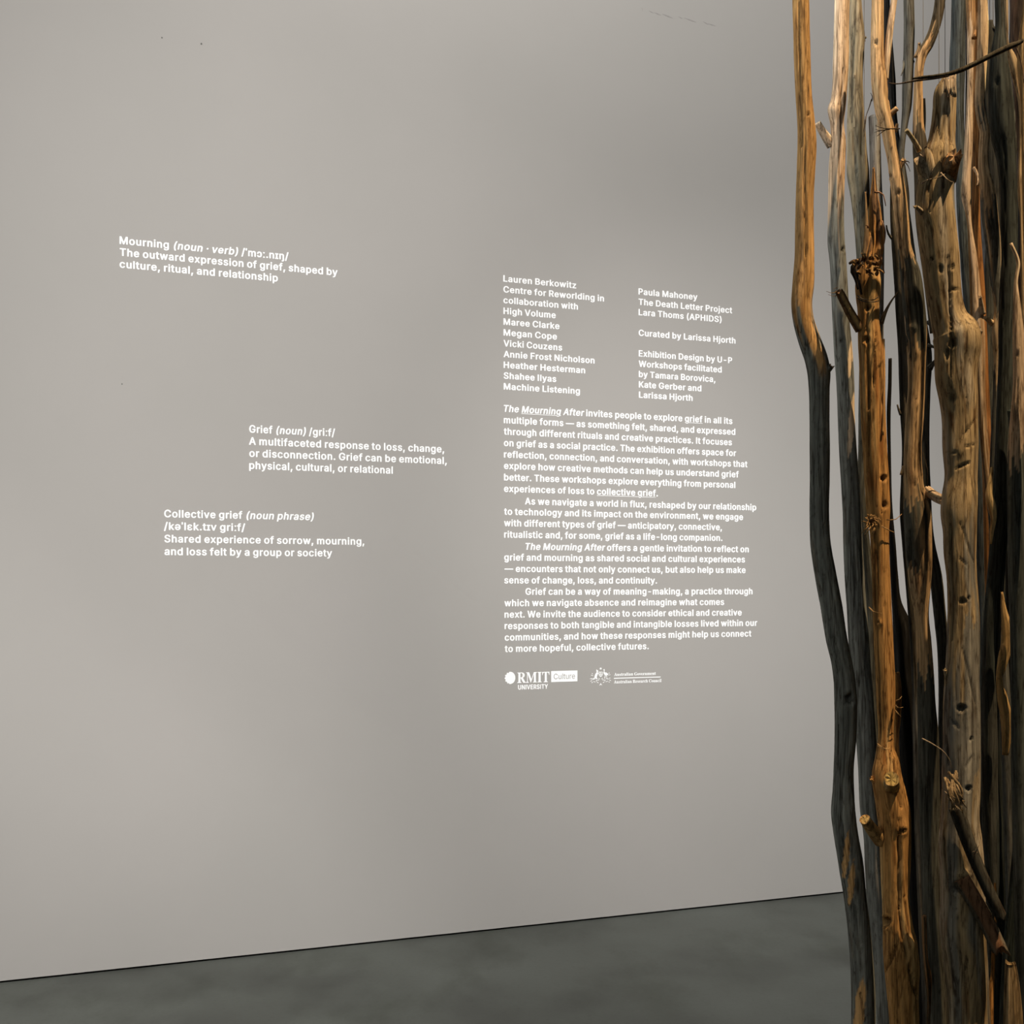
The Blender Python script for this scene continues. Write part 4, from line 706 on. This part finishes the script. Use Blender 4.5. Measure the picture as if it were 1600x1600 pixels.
twigs(t4, [[(1340,412,2.79),(1333,414,2.78),(1331,424,2.78),(1336,434,2.79),(1341,452,2.80)],[(1338,408,2.79),(1331,409,2.78),(1327,412,2.78)],[(1345,405,2.78),(1336,420,2.765),(1342,440,2.775),(1346,460,2.79)]], 'bark_shred', {'wood': (.22,.13,.06), 'bark': (.07,.05,.04), 'frac': .6}, r=3.4, taper=.6)
twigs(t4, [[(1340,462,2.79),(1350,468,2.765),(1362,469,2.76),(1372,464,2.785)],[(1340,466,2.79),(1350,471,2.765),(1362,472,2.76),(1373,470,2.785)]], 'wire_tie', {'wood': (.05,.045,.04), 'frac': 0}, r=0.9, taper=.9)
twigs(t4, [[(1312,452,2.80),(1300,458,2.79),(1291,455,2.79)],[(1312,455,2.80),(1304,463,2.79),(1294,460,2.79)],[(1308,449,2.80),(1302,452,2.79)]], 'fibre', {'wood': (.3,.2,.1), 'frac': 0}, r=.7)
# ---- flat-cut grey post behind, and the split orange spikes above the orange trunk
trunk('t4b', 'thin grey flat-topped post between the olive-grey trunk and the leaning tan trunk', [
 (182,1357,1374),(210,1358,1375),(250,1359,1376),(300,1360,1378),(330,1362,1380),(380,1362,1381),(480,1360,1380),(600,1362,1380),(800,1364,1384),(1000,1374,1392),(1300,1382,1400),(1600,1392,1410)], (3.22, 3.24),
 dict(wood=(.26,.24,.20), bark=(.22,.205,.18), frac=.6, stain=.2), top_y=None, seed=55, ridge=.02, depth_sway=.004)
spk = trunk('t4c', 'splintered orange-brown trunk end with pointed spikes, above the orange trunk', [
 (262,1364,1367),(290,1362,1370),(310,1359,1373),(335,1358,1377),(360,1357,1378),(385,1353,1379),(410,1347,1378),(425,1346,1374)], (2.90, 2.86),
 dict(wood=ORANGE, bark=(.10,.06,.035), frac=.35, stain=.9), top_y=None, top='broken', foot=False, seed=66, seg=44, step=.005, ridge=.12, lump=.16,
 cracks=[(1360,310,1364,420,2.4,.5),(1372,330,1369,400,2.6,.55)], knots=[(1357,414,4,3,-.4)],
 stubs=[(1353,400,1352,300,6,1.2,.01,{'name':'splinter','top':'broken','col':{'wood':(.36,.24,.12)}}),(1376,400,1379,345,3,1.0,-.01,{'name':'splinter','bend':-3})])
twigs(spk, [[(1378,345,2.85),(1383,362,2.84),(1382,378,2.84),(1378,392,2.84)],[(1376,398,2.84),(1379,412,2.83),(1382,427,2.83)],[(1356,356,2.84),(1352,352,2.83)],[(1366,300,2.86),(1378,302,2.85),(1384,322,2.85)]], 'bark_shred', {'wood': (.28,.15,.08), 'frac': .2}, r=1.6)
# ---- leaning tan trunk with a fork
t5 = trunk('t5', 'tan trunk leaning right with a forked upper branch, just right of the grey post', [
 (0,1363,1381),(50,1361.5,1380.5),(100,1361,1380.5),(130,1362,1385),(150,1364,1386),(175,1367.5,1389),(200,1375,1394.5),(225,1380,1398),(250,1385,1402.62),(275,1388,1408),(300,1391,1412.62),(350,1397,1418),(390,1401,1422),(430,1405,1435),
 (480,1409,1442),(520,1413,1445),(560,1416,1444),(600,1417.5,1443),(650,1414,1441),(700,1412,1438),(740,1411,1440),(770,1412,1446),(800,1412,1453),(840,1414,1455),(880,1418,1456),(920,1423,1454),(960,1430,1452),(1000,1433,1456),
 (1050,1435,1460),(1100,1436,1463),(1150,1437,1468),(1200,1438,1470),(1300,1440,1473),(1400,1443,1475),(1500,1446,1478),(1600,1450,1482)], (3.02, 3.04),
 dict(wood=TAN, bark=(.10,.098,.075), frac=lambda y: np.where(y < 400, .12, np.where(y < 540, .85, np.where(y < 790, .18, np.where(y < 900, .8, np.where(y < 1060, .45, .95))))), stain=.6), seed=77, seg=44, step=0.006,
 cracks=[(1398,290,1408,390,1.6,.25),(1387,40,1388,160,1,.15),(1432,620,1429,760,1.1,.15),(1441,740,1450,800,1.8,.3),(1420,830,1424,890,1.6,.25),(1404,350,1412,440,2,.3)],
 knots=[(1369,66,3,3.4,-.45),(1391,275,3,4,-.3),(1391,276,6,7,.12),(1404,300,2.6,4,-.35),(1425,512,8,6,.15),(1417,540,4,14,-.2),(1434,550,4,10,.15)],
 stubs=[(1382,125,1407,-60,6,4.6,.0,{'bend':2,'name':'forked_branch','col':{'frac':.08,'wood':BEIGE}}),
        (1386,184,1402,169,4.8,3.8,-.02),
        (1397,205,1402,193,5,2,-.01,{'top':'broken'}),
        (1400,268,1413,246,4.5,3.4,-.015,{'top':'broken'}),
        (1414,730,1408,742,5,2.5,0),
        (1449,766,1476,782,7,8,-.12,{'bend':-2,'name':'side_branch','col':{'wood':BEIGE,'frac':.3}})], ridge=.04, lump=.07)
twigs(t5, [[(1406,201,2.98),(1390,201,2.97),(1378,200,2.965),(1368,196,2.97)],[(1390,202,2.97),(1376,204,2.965),(1366,207,2.97)],[(1385,202,2.97),(1376,208,2.965),(1370,213,2.97)],[(1380,203,2.97),(1374,204,2.965),(1368,202,2.97)],
           [(1362,155,3.02),(1358,168,3.02),(1353,182,3.02),(1349,208,3.03)],[(1362,158,3.02),(1360,145,3.02)],[(1353,182,3.02),(1352,196,3.02),(1350,214,3.03)],
           [(1413,252,3.0),(1418,258,3.0),(1422,268,3.0)],[(1414,252,3.0),(1421,255,3.0)],
           [(1449,760,2.99),(1449,735,2.98),(1442,706,2.99)]], 'twig')
# ---- dark poles behind it
trunk('t6', 'charred black pole right behind the fork of the leaning tan trunk', [
 (0,1381,1391.5),(60,1381,1396),(120,1382,1400),(180,1386,1402),(220,1392,1407),(260,1398,1414.5),(300,1404,1420),(350,1408,1421),(400,1412,1423),(500,1416,1430),(620,1418,1434),(760,1424,1440),(1000,1432,1448),(1300,1440,1456),(1600,1448,1464)], (3.5, 3.5),
 dict(wood=CHAR, bark=CHAR, frac=.5, stain=0), seed=88, ridge=.05)
trunk('t6b', 'dark grey-brown rough trunk close behind the leaning tan trunk on its left', [
 (290,1391,1398),(350,1391,1402),(400,1394,1414),(450,1397,1418),(500,1400,1420),(550,1403,1422),(600,1405,1422),(650,1407,1421),(700,1410,1421),(750,1409,1421),(800,1408,1422),(850,1412,1426),(1000,1424,1440),(1300,1430,1448),(1600,1440,1458)], (3.28, 3.28),
 dict(wood=(.10,.085,.06), bark=(.06,.055,.045), frac=.5, stain=.3), top_y=None, top='broken', seed=99, ridge=.07,
 stubs=[(1408,648,1402,632,3,1.2,0),(1396,375,1385,352,2.5,1.2,-.02,{'bend':3})])
trunk('t6c', 'charred black trunk directly right of the bright orange trunk, in the lower half', [
 (640,1386,1392),(720,1388,1393),(800,1389,1396),(850,1391,1401),(900,1393,1405),(940,1395,1410),(980,1397,1426),(1020,1398,1428),(1060,1400,1429),(1100,1402,1430),(1150,1404,1431),(1200,1407,1433),(1240,1410,1436),(1280,1413,1438),
 (1350,1416,1440),(1450,1420,1444),(1600,1428,1450)], (3.4, 3.4), dict(wood=CHAR, bark=CHAR, frac=.5, stain=0), top_y=560, top='broken', seed=101, ridge=.06)
trunk('t6d', 'thin splintered orange strip of wood on the right edge of the orange trunk', [
 (1050,1398,1405),(1075,1398,1408),(1110,1397,1408),(1160,1396,1405),(1200,1394,1408),(1240,1396,1412)], (2.90, 2.88),
 dict(wood=ORANGE, bark=BROWN, frac=.3, stain=.7), top_y=None, top='broken', foot=False, name='wood_splinter', cat='wood splinter', seed=102, ridge=.1, seg=20)
# ---- grey pole and curved branch at the top middle
trunk('t7', 'dark grey pole at the top, immediately left of the curved bare branch', [
 (0,1411,1427),(50,1412,1428),(100,1411,1427),(140,1410,1426),(170,1410,1424),(190,1409,1420),(215,1407,1416),(240,1404,1414),(290,1406,1418),(350,1412,1426),(420,1422,1436),(500,1434,1450),(560,1440,1458),(600,1442,1456),(650,1441,1454),(750,1440,1454),
 (850,1444,1460),(900,1452,1470),(960,1458,1476),(1000,1462,1480),(1200,1464,1484),(1600,1470,1492)], (3.42, 3.36),
 dict(wood=(.13,.12,.09), bark=(.085,.082,.068), frac=.6, stain=.5), seed=111, ridge=.08,
 stubs=[(1413,95,1408,118,2.5,.8,-.02,{'name':'splinter'}),(1426,97,1429,88,3,1,-.02),(1450,540,1464,546,4,.9,-.02,{'top':'broken'}),(1452,575,1465,558,6,1.5,-.02),(1452,505,1458,498,5,3,-.02)])
trunk('t8', 'curved bare branch bending right at the top, dark above and tan below', [
 (-60,1468,1484),(0,1461,1477),(25,1457,1473),(50,1450,1466),(70,1441,1458),(85,1433,1449),(100,1430,1444),(125,1428,1441),(160,1427,1441),(200,1426,1442),(230,1426,1447),(280,1428,1446),(340,1430,1448),(420,1440,1458),(520,1452,1470)], (3.12, 3.2),
 dict(wood=TAN, bark=(.105,.085,.055), frac=lambda y: np.where(y < 75, 1.5, np.where(y < 200, .12, .8)), stain=.6), seed=122, foot=False, top_y=-200, step=.006,
 knots=[(1436,68,4,3,.35)], stubs=[(1441,215,1444,154,3.5,1.8,-.01,{'col':{'wood':CHAR,'bark':CHAR}}),(1432,90,1436,66,5,2.2,-.01,{'top':'broken'})])
# ---- the big broken trunk
t9 = trunk('t9', 'thickest pale weathered trunk, broken top with two short limbs, centre of the cluster', [
 (120,1474,1493),(145,1460,1493),(170,1458,1492.62),(200,1455,1492),(225,1450,1492),(240,1444,1494),(255,1440,1493),(275,1438,1492),(300,1434,1490),(330,1433,1491),(360,1437,1494),(400,1442,1499),(440,1447,1501),(470,1452,1504),(500,1457,1513),(520,1460,1528),
 (540,1463,1530),(565,1463,1528),(590,1464,1526),(620,1470,1527),(650,1474,1527),(700,1475,1527),(750,1477,1525),(775,1473,1525),(800,1471,1524),(830,1474,1523),(870,1475,1522),(900,1478,1523),(940,1480,1526),(980,1479,1527),(1020,1477,1526),
 (1060,1474,1525),(1100,1472.5,1526),(1150,1472,1527),(1200,1471,1528),(1240,1471,1527),(1280,1469,1526),(1310,1467,1530),(1360,1470,1535),(1400,1471,1536),(1450,1468,1537),(1500,1474,1540),(1550,1479,1543),(1600,1481,1545)], (2.74, 2.74),
 dict(wood=(.47,.34,.18), pale=(.56,.47,.34), bark=(.27,.25,.205), marks=1.0, frac=lambda y: np.where(y < 330, .42, np.where(y < 600, .28, np.where(y < 960, .2, np.where(y < 1230, .55, .45)))), stain=.8), top_y=None, top='broken', seed=133, seg=72, step=0.0045,
 cracks=[(1482,400,1486,540,2.0,.22),(1486,540,1488,590,1.5,.18),(1470,230,1476,300,1.6,.12),(1448,250,1454,330,1.4,.12),(1510,620,1508,680,1.1,.1),(1525,652,1498,690,1.3,.12),(1502,700,1524,694,1.3,.12),(1478,706,1498,708,1.3,.1),(1494,732,1516,722,1.8,.14),
         (1500,815,1522,878,2.0,.07),(1498,870,1511,884,1.2,.1),(1504,1010,1524,1100,2.2,.07),(1484,1120,1500,1140,1.8,.06),(1508,1200,1520,1180,1.8,.06),(1478,1150,1482,1195,3,.1),
         (1498,1250,1520,1320,1.2,.1),(1495,1420,1500,1500,1.4,.12),(1512,1480,1507,1540,1.3,.12),(1475,1300,1478,1400,1.2,.08),(1486,820,1488,1000,2.6,.1),(1462,150,1468,220,1.2,.12),(1480,160,1486,250,1.6,.16)],
 knots=[(1502,1106,7,5,-.22),(1504,940,6,4,-.16),(1514,934,2.4,3,-.14),(1456,405,2.4,2.8,-.22),(1470,420,3,6,-.10),(1489,417,1.6,4.5,-.2),(1490,452,9,2.4,-.10),(1487,536,4,7,-.2),(1480,552,3,10,-.14),(1516,532,16,22,.16),
        (1484,340,8,30,.06),(1513,1232,4.5,3.6,-.2),(1518,1154,2.6,2.6,-.14),(1500,1386,11,9,-.38),(1452,330,8,22,.06),(1503,1366,13,5,.14),(1500,704,10,10,.05),(1487,622,5,8,-.06)],
 stubs=[(1464,302,1437,231,21,13.5,-.02,{'top':'broken','name':'broken_limb','bend':0,'col':{'cut':(.66,.53,.40)}}),
        (1436,236,1416,203,4.6,3.0,-.03,{'col':{'wood':(.50,.42,.25),'frac':0}}),
        (1478,278,1495,236,17,11,-.085,{'name':'broken_limb','top':'broken','bend':1,'col':{'wood':(.50,.28,.12),'frac':.1,'cut':(.55,.36,.20)}}),
        (1478,160,1487,118,9,7.0,-.005,{'top':'broken','name':'broken_limb','col':{'frac':.1,'wood':(.58,.45,.31),'bark':(.35,.24,.14)}}),
        (1445,340,1429,322,6,3,-.04,{'top':'broken'}),
        (1480,1085,1476,1045,5,2.8,-.02,{'top':'broken','col':{'wood':(.45,.33,.17),'frac':.1}}),
        (1502,1372,1568,1498,14,12,-.04,{'name':'lower_branch','top':'broken','bend':3,'col':{'wood':(.32,.17,.09),'frac':.55,'bark':(.13,.12,.09)},'z0':-.05}),
        (1494,1262,1568,1440,11,9,-.03,{'name':'bark_slab','top':'broken','bend':-4,'col':{'wood':(.11,.09,.06),'bark':(.075,.07,.055),'frac':.6},'z0':-.075}),
        (1520,520,1531,512,12,7,-.03,{'top':'broken','col':{'wood':(.42,.38,.3)}})], ridge=.04, lump=.06)
twigs(t9, [[(1441,1154,2.70),(1458,1163,2.66),(1474,1174,2.64),(1483,1186,2.64),(1487,1200,2.65)],[(1473,1233,2.66),(1482,1243,2.62),(1491,1255,2.61)],[(1481,1247,2.66),(1493,1259,2.62),(1503,1268,2.61)],[(1522,1335,2.62),(1527,1327,2.60),(1531,1317,2.60)],[(1520,1331,2.62),(1527,1333,2.60)],
           [(1440,287,2.68),(1450,281,2.65),(1463,278,2.64),(1476,272,2.66)],[(1450,283,2.66),(1456,268,2.64),(1461,258,2.65)],[(1470,270,2.66),(1482,282,2.64),(1490,285,2.66)]], 'twig', {'wood': (.35,.27,.18), 'frac': .1}, r=1.1)
ob = []
for k in range(16):
    ob.append([(1476 + rs.uniform(0, 22), 1215 + rs.uniform(-12, 10), 2.655), (1482 + rs.uniform(0, 22), 1240 + rs.uniform(-8, 8), 2.62), (1484 + rs.uniform(0, 26), 1262 + rs.uniform(-14, 14), 2.63)])
twigs(t9, ob, 'bark_shred', {'wood': (.33,.23,.12), 'bark': (.14,.11,.07), 'frac': .4}, r=2.2)
fr = []
for k in range(16):
    x = 1476 + k * 1.1
    fr.append([(x, 140 + rs.uniform(0, 12), 2.70), (x + rs.uniform(-.6, .6), 128, 2.70), (x + rs.uniform(-1.5, 1.5), 116 + rs.uniform(-3, 9), 2.70)])
twigs(t9, fr, 'splinter', {'wood': (.55,.43,.30), 'frac': .1}, r=1.8)
# ---- slate pole and the pale pair right of the big trunk
trunk('t10', 'slate-grey smooth pole rising just behind the right side of the thickest trunk', [
 (0,1489,1511),(50,1488,1510),(100,1486.5,1510),(150,1488,1509),(200,1492,1509),(260,1496,1512),(320,1497,1514),(400,1501,1516),(450,1504,1521),(500,1508,1524),(600,1514,1530),(800,1520,1544),(900,1522,1552),(1000,1524,1556),(1100,1524,1556),(1200,1525,1555),(1400,1528,1556),(1600,1534,1560)], (3.42, 3.42),
 dict(wood=(.070,.080,.078), bark=(.055,.064,.063), frac=.7, stain=.4), seed=144, ridge=.05,
 stubs=[(1540,1262,1541,1258,7,5,-.05,{'top':'broken','col':{'wood':(.45,.33,.2),'frac':0}})], cracks=[(1541,820,1540,1200,1.6,.15)], knots=[(1538,1110,3,20,-.15)])
trunk('t11', 'slim pale beige pole with a rusty upper end, right of the slate-grey pole', [
 (0,1508,1522),(50,1510,1523),(70,1510,1521),(120,1511,1520),(160,1510.5,1520),(200,1509,1520),(240,1507,1519.5),(270,1505,1518),(300,1503,1517.5),(340,1512,1519),(400,1516,1528),(450,1518,1534),(500,1520,1540),(540,1526,1542),(600,1530,1542),(680,1534,1546),(800,1545,1556),(900,1552,1562),(1600,1562,1578)], (3.10, 3.12),
 dict(wood=BEIGE, bark=(.34,.20,.09), frac=lambda y: np.where(y < 52, .8, np.where(y < 330, .04, .45)), stain=.5), seed=155, ridge=.03, lump=.05,
 stubs=[(1534,490,1531,462,6,2.5,-.03,{'top':'broken'}),(1521,262,1527,290,2.6,1.2,-.02,{'bend':4,'name':'curled_shred'})])
trunk('t12', 'pale tan pole with a smooth bulge, beside the slim beige pole near the top', [
 (0,1527,1541),(50,1526,1542),(100,1524,1539),(140,1521,1536),(165,1520.5,1535),(190,1524,1539),(210,1528,1543),(230,1527,1541.5),(260,1526,1541),(300,1529,1551),(340,1532,1556),(380,1538,1560),(440,1546,1562),(480,1552,1564),(520,1549,1565),(560,1552,1564),(600,1552,1563),(700,1549,1561),(800,1547,1560),(1000,1560,1576),(1600,1574,1590)], (2.94, 2.96),
 dict(wood=(.60,.42,.24), bark=(.14,.14,.12), frac=lambda y: np.where(y < 165, .05, np.where(y < 200, .6, np.where(y < 320, .25, np.where(y < 480, .7, np.where(y < 590, .12, .85))))), stain=.4), seed=166, ridge=.025, lump=.06,
 stubs=[(1550,505,1539,496,5,3,-.02),(1562,470,1566,445,6,1.4,-.02),(1522,60,1529,20,4,2.5,.0,{'col':{'wood':(.4,.2,.07)}})])
trunk('t12b', 'rust-brown pole squeezed between the slim beige pole and the pale tan pole', [
 (0,1518,1530),(60,1517,1530),(120,1517,1528),(200,1519,1529),(280,1520,1530),(350,1518,1532),(450,1526,1540),(600,1534,1548),(900,1540,1556),(1600,1548,1566)], (3.24, 3.24),
 dict(wood=(.34,.15,.045), bark=(.13,.07,.03), frac=.35, stain=.7), seed=167)
trunk('t13', 'short black pole with a knobby top, between the pale tan pole and grey-green trunk', [
 (33,1542,1551),(45,1541,1553),(80,1541,1551),(120,1539,1550),(160,1538,1550),(200,1541,1556),(260,1543,1562),(330,1548,1566),(400,1552,1568),(500,1556,1572),(600,1560,1572),(800,1566,1582),(1100,1572,1592),(1600,1580,1604)], (3.28, 3.28),
 dict(wood=(.05,.05,.042), bark=(.035,.036,.032), frac=.5, stain=0), top_y=None, seed=177, ridge=.06, stubs=[(1547,46,1554,43,5,4,-.01)])
# ---- big dark grey-green trunk, right
trunk('t14', 'tall wide dark grey-green trunk, behind the thin crossing branch near the right edge', [
 (0,1556,1571),(40,1557,1573),(80,1551,1577),(120,1549,1580),(160,1549,1585),(200,1552,1588),(250,1563,1591),(300,1567,1592),(350,1567,1592),(400,1568,1591),(450,1565,1590),(500,1563,1586),(560,1562,1584),(620,1559,1582),(680,1556,1580),(740,1553,1578),
 (800,1549,1576),(850,1545,1571),(900,1541,1566),(950,1536,1562),(1000,1532,1559),(1100,1530,1557),(1200,1531,1556),(1300,1534,1560),(1400,1540,1566),(1600,1548,1578)], (2.86, 2.86),
 dict(wood=(.075,.075,.062), bark=(.048,.055,.048), frac=.65, stain=.5), seed=188, seg=44, step=.007, ridge=.06, lump=.07,
 cracks=[(1570,200,1572,420,1.6,.14),(1562,420,1570,520,1.4,.12)], knots=[(1558,128,3,6,-.2)])
trunk('t15', 'smooth beige trunk at the right edge at mid height, ending in a point above', [
 (440,1584,1590),(480,1583,1594),(520,1582,1598),(560,1582,1600),(600,1582,1602),(650,1578,1601),(700,1574,1599),(740,1573,1600),(800,1574,1602),(900,1576,1604),(1000,1580,1606),(1200,1584,1612),(1600,1592,1620)], (2.72, 2.72),
 dict(wood=BEIGE, bark=(.10,.11,.095), frac=lambda y: np.where(y < 715, .06, .95), stain=.3), top_y=380, seed=199, ridge=.03, lump=.05, cracks=[(1590,590,1589,660,1,.2)], knots=[(1592,545,4,5,.12),(1590,553,2,3,-.2)])
trunk('t16', 'dark brown rough trunk at the top right corner', [
 (0,1577,1602),(60,1578,1603),(120,1580,1602),(180,1584,1600),(240,1588,1602),(300,1592,1606),(400,1590,1604),(500,1588,1606),(700,1590,1608),(1000,1594,1612),(1600,1600,1622)], (3.1, 3.1),
 dict(wood=(.07,.042,.026), bark=(.03,.022,.017), frac=.55, stain=.5), seed=210, ridge=.08)
trunk('t16b', 'very slim pale tan stick between the wide grey-green trunk and the dark brown one', [
 (0,1570,1576),(40,1572,1576.5),(70,1574,1578),(90,1576,1588),(110,1580,1592),(125,1584,1592),(150,1590,1597),(200,1593,1599),(260,1591,1596),(300,1590,1597),(345,1593,1597),(420,1594,1600),(600,1598,1606)], (2.76, 2.78),
 dict(wood=(.60,.43,.24), bark=BROWN, frac=.08, stain=.6), foot=False, seed=221, seg=20, ridge=.06, name='thin_branch', cat='branch')
trunk('t17', 'amber stick cut by the right edge of the photo, beside the thin crossing branch', [
 (20,1599,1610),(60,1594,1612),(100,1592,1611),(140,1596,1610),(200,1599,1609),(300,1601,1611),(600,1606,1618),(1600,1612,1630)], (2.66, 2.66),
 dict(wood=(.60,.38,.17), bark=BROWN, frac=.1, stain=.5), seed=232)
# crossing twig at the top
def free_twig(label, pts, rr_, col, name='thin_branch', cat='branch', twl=()):
    q = [P(*p) for p in pts]
    o = tube(name, q, [r / FOC * v.y for r, v in zip(rr_, q)], seg=16, step=.006, seed=int(pts[0][0]), col=col, base=tuple(q[0]), top='broken', lump=.1, ridge=.05)
    tag(o, label, cat)
    return o
fb = free_twig('thin dark branch crossing diagonally in front of the poles near the top right',
 [(1600,62,2.62),(1592,67,2.62),(1582,71,2.62),(1560,81,2.62),(1540,91,2.62),(1520,101,2.62),(1500,110,2.62),(1480,116,2.62),(1460,119,2.62),(1440,121,2.63),(1425,123,2.63)], [3.2,3.4,4.2,4.2,3.8,3.7,3.6,3.0,2.4,2.2,1.4],
 dict(wood=(.30,.19,.09), bark=(.085,.07,.045), frac=.62))
twigs(fb, [[(1482,118,2.62),(1462,122,2.62),(1440,125,2.63),(1420,128,2.64),(1404,131,2.66),(1396,131,2.67),(1388,129.5,2.68)]], 'twig', {'wood': (.13,.09,.06), 'frac': .3}, r=1.9, taper=.3)
twigs(fb, [[(1586,70,2.62),(1592,85,2.62),(1597,105,2.62),(1600,130,2.62)]], 'twig', {'wood': (.16,.10,.06), 'frac': .3}, r=1.3, taper=.5)
# ---- fillers added to darken the gaps, and lower-right pieces
trunk('t18', 'added black filler pole behind the gap right of the thickest trunk, below its swelling', [
 (260,1506,1524),(330,1500,1522),(400,1508,1526),(600,1530,1546),(700,1527,1548),(800,1530,1548),(900,1546,1562),(1200,1556,1576),(1600,1560,1584)], (3.5, 3.5),
 dict(wood=CHAR, bark=(.03,.03,.028), frac=.5, stain=0), seed=243, ridge=.06)
trunk('t19', 'added olive dark filler pole behind the wide trunks, right half', [
 (0,1596,1612),(200,1576,1594),(400,1540,1556),(500,1540,1556),(650,1536,1556),(760,1538,1560),(900,1556,1574),(1200,1578,1598),(1600,1586,1608)], (3.62, 3.62),
 dict(wood=(.10,.095,.07), bark=(.05,.05,.04), frac=.6, stain=.3), seed=254)
trunk('t20', 'curled amber strip of bark wood in the lower right between dark trunks', [
 (925,1564,1567),(950,1564,1572),(980,1565,1580),(1005,1565,1583),(1030,1560,1576),(1060,1557,1568),(1090,1559,1574),(1115,1563,1581),(1150,1566,1581),(1180,1567,1576)], (2.78, 2.78),
 dict(wood=(.58,.37,.15), bark=(.20,.12,.06), frac=.25, stain=.9), top_y=None, top='broken', foot=False, seed=265, seg=24, ridge=.12, name='bark_strip', cat='bark strip', cracks=[(1562,1000,1572,1090,1.4,.35)])
trunk('t21', 'small amber splinter, mid height near the right edge', [
 (730,1548,1552),(755,1543,1552),(775,1540,1552),(790,1543,1556),(810,1548,1557),(830,1546,1553),(850,1547,1550)], (2.74, 2.74),
 dict(wood=(.58,.40,.18), bark=BROWN, frac=.2, stain=.9), top_y=None, top='broken', foot=False, seed=276, seg=18, ridge=.1, name='wood_splinter', cat='wood splinter')
trunk('t22', 'green-black trunk at the right edge in the lower half', [
 (760,1578,1598),(850,1577,1600),(950,1576,1598),(1020,1582,1602),(1100,1590,1606),(1200,1588,1608),(1300,1586,1606),(1400,1580,1602),(1480,1572,1596),(1600,1566,1590)], (2.80, 2.80),
 dict(wood=(.075,.09,.075), bark=(.055,.07,.06), frac=.5, stain=.3), seed=287, top_y=640, ridge=.05)
trunk('t23', 'narrow bright orange pole low at the right between near-black trunks', [
 (1460,1552,1556),(1490,1549,1555),(1520,1548,1554),(1545,1544,1553),(1600,1543,1552)], (2.78, 2.78),
 dict(wood=(.62,.30,.09), bark=BROWN, frac=.05, stain=.2), top_y=1380, seed=298, ridge=.02, seg=24)
trunk('t24', 'near-black trunk low at the right behind the crossing lower branch', [
 (1180,1540,1566),(1300,1545,1575),(1400,1552,1582),(1500,1556,1590),(1600,1556,1594)], (3.02, 3.02),
 dict(wood=(.04,.045,.038), bark=(.03,.035,.03), frac=.5, stain=0), top_y=1000, top='broken', seed=309, ridge=.08)
trunk('t25', 'rough brown trunk with flaky pale fragments in the bottom right corner', [
 (1500,1572,1586),(1540,1570,1592),(1600,1568,1598)], (2.62, 2.62),
 dict(wood=(.40,.27,.13), bark=(.06,.045,.03), frac=.6, stain=.9), top_y=None, top='broken', seed=320, ridge=.16, lump=.14)
trunk('t26', 'small orange-brown broken stick at the foot of the leaning tan trunk', [
 (1430,1440,1447),(1460,1440,1448),(1500,1442,1450),(1520,1443,1454),(1560,1447,1454),(1600,1446,1452)], (2.96, 2.96),
 dict(wood=(.36,.20,.09), bark=(.09,.07,.04), frac=.4, stain=.6), top_y=None, top='broken', seed=331, seg=20)
trunk('t27', 'orange stick glimpsed at the right edge in the lower third', [
 (1310,1594,1600),(1340,1591,1602),(1380,1594,1604),(1440,1597,1606),(1600,1600,1612)], (2.9, 2.9),
 dict(wood=(.60,.30,.10), bark=BROWN, frac=.1, stain=.4), top_y=1240, top='broken', seed=342, seg=24)
trunk('t28', 'added dark brown filler trunk far back at the right edge, closing gaps between nearer trunks', [
 (0,1580,1604),(200,1574,1600),(350,1580,1602),(600,1578,1600),(900,1574,1598),(1200,1570,1594),(1600,1572,1600)], (3.9, 3.9),
 dict(wood=(.035,.025,.018), bark=CHAR, frac=.5, stain=0), seed=353)  # added trunk, kept dark so the gaps in front read black
trunk('t29', 'added black slender filler trunk far back, between the two pale poles and the grey-green trunk', [
 (60,1552,1560),(200,1530,1550),(350,1524,1546),(600,1540,1562),(900,1532,1552),(1200,1544,1562),(1600,1526,1546)], (4.1, 4.1),
 dict(wood=CHAR, bark=CHAR, frac=.5, stain=0), top_y=None, seed=364)  # added black trunk that darkens the gaps between the poles
# ---- hanging wires
for (x, Z, y0, lb) in ((1350.5, 3.3, 300, 'fine dark hanging wire between the olive-grey trunk and the flat-topped post'), (1442.5, 3.3, 120, 'fine dark hanging wire just right of the dark grey pole, crossing the tan branch top'), (1467.2, 2.80, 150, 'fine dark hanging wire that ends on the left shoulder of the thickest trunk'),
                       (1476.6, 3.0, 118, 'fine dark hanging wire over the broken top of the thickest trunk'), (1546.5, 3.2, 33, 'left one of two fine wires above the short black pole'), (1551.8, 3.2, 40, 'right one of two fine wires above the short black pole')):
    a = P(x, y0, Z); b = Vector((a.x - .004, a.y, CEIL - 0.001))
    n = 8; vs = []; fs = []
    for j, p in enumerate((b, a)):
        for k in range(n):
            vs.append((p.x - a.x + .0005 * math.cos(k * 6.2832 / n), p.y - a.y + .0005 * math.sin(k * 6.2832 / n), p.z - a.z))
    for k in range(n): fs.append((k, (k + 1) % n, n + (k + 1) % n, n + k))
    fs += [tuple(range(n)), tuple(range(2 * n - 1, n - 1, -1))]
    o = link('hanging_wire', mesh('hanging_wire', vs, fs, True), M['wire'], loc=a)
    tag(o, lb, 'wire')
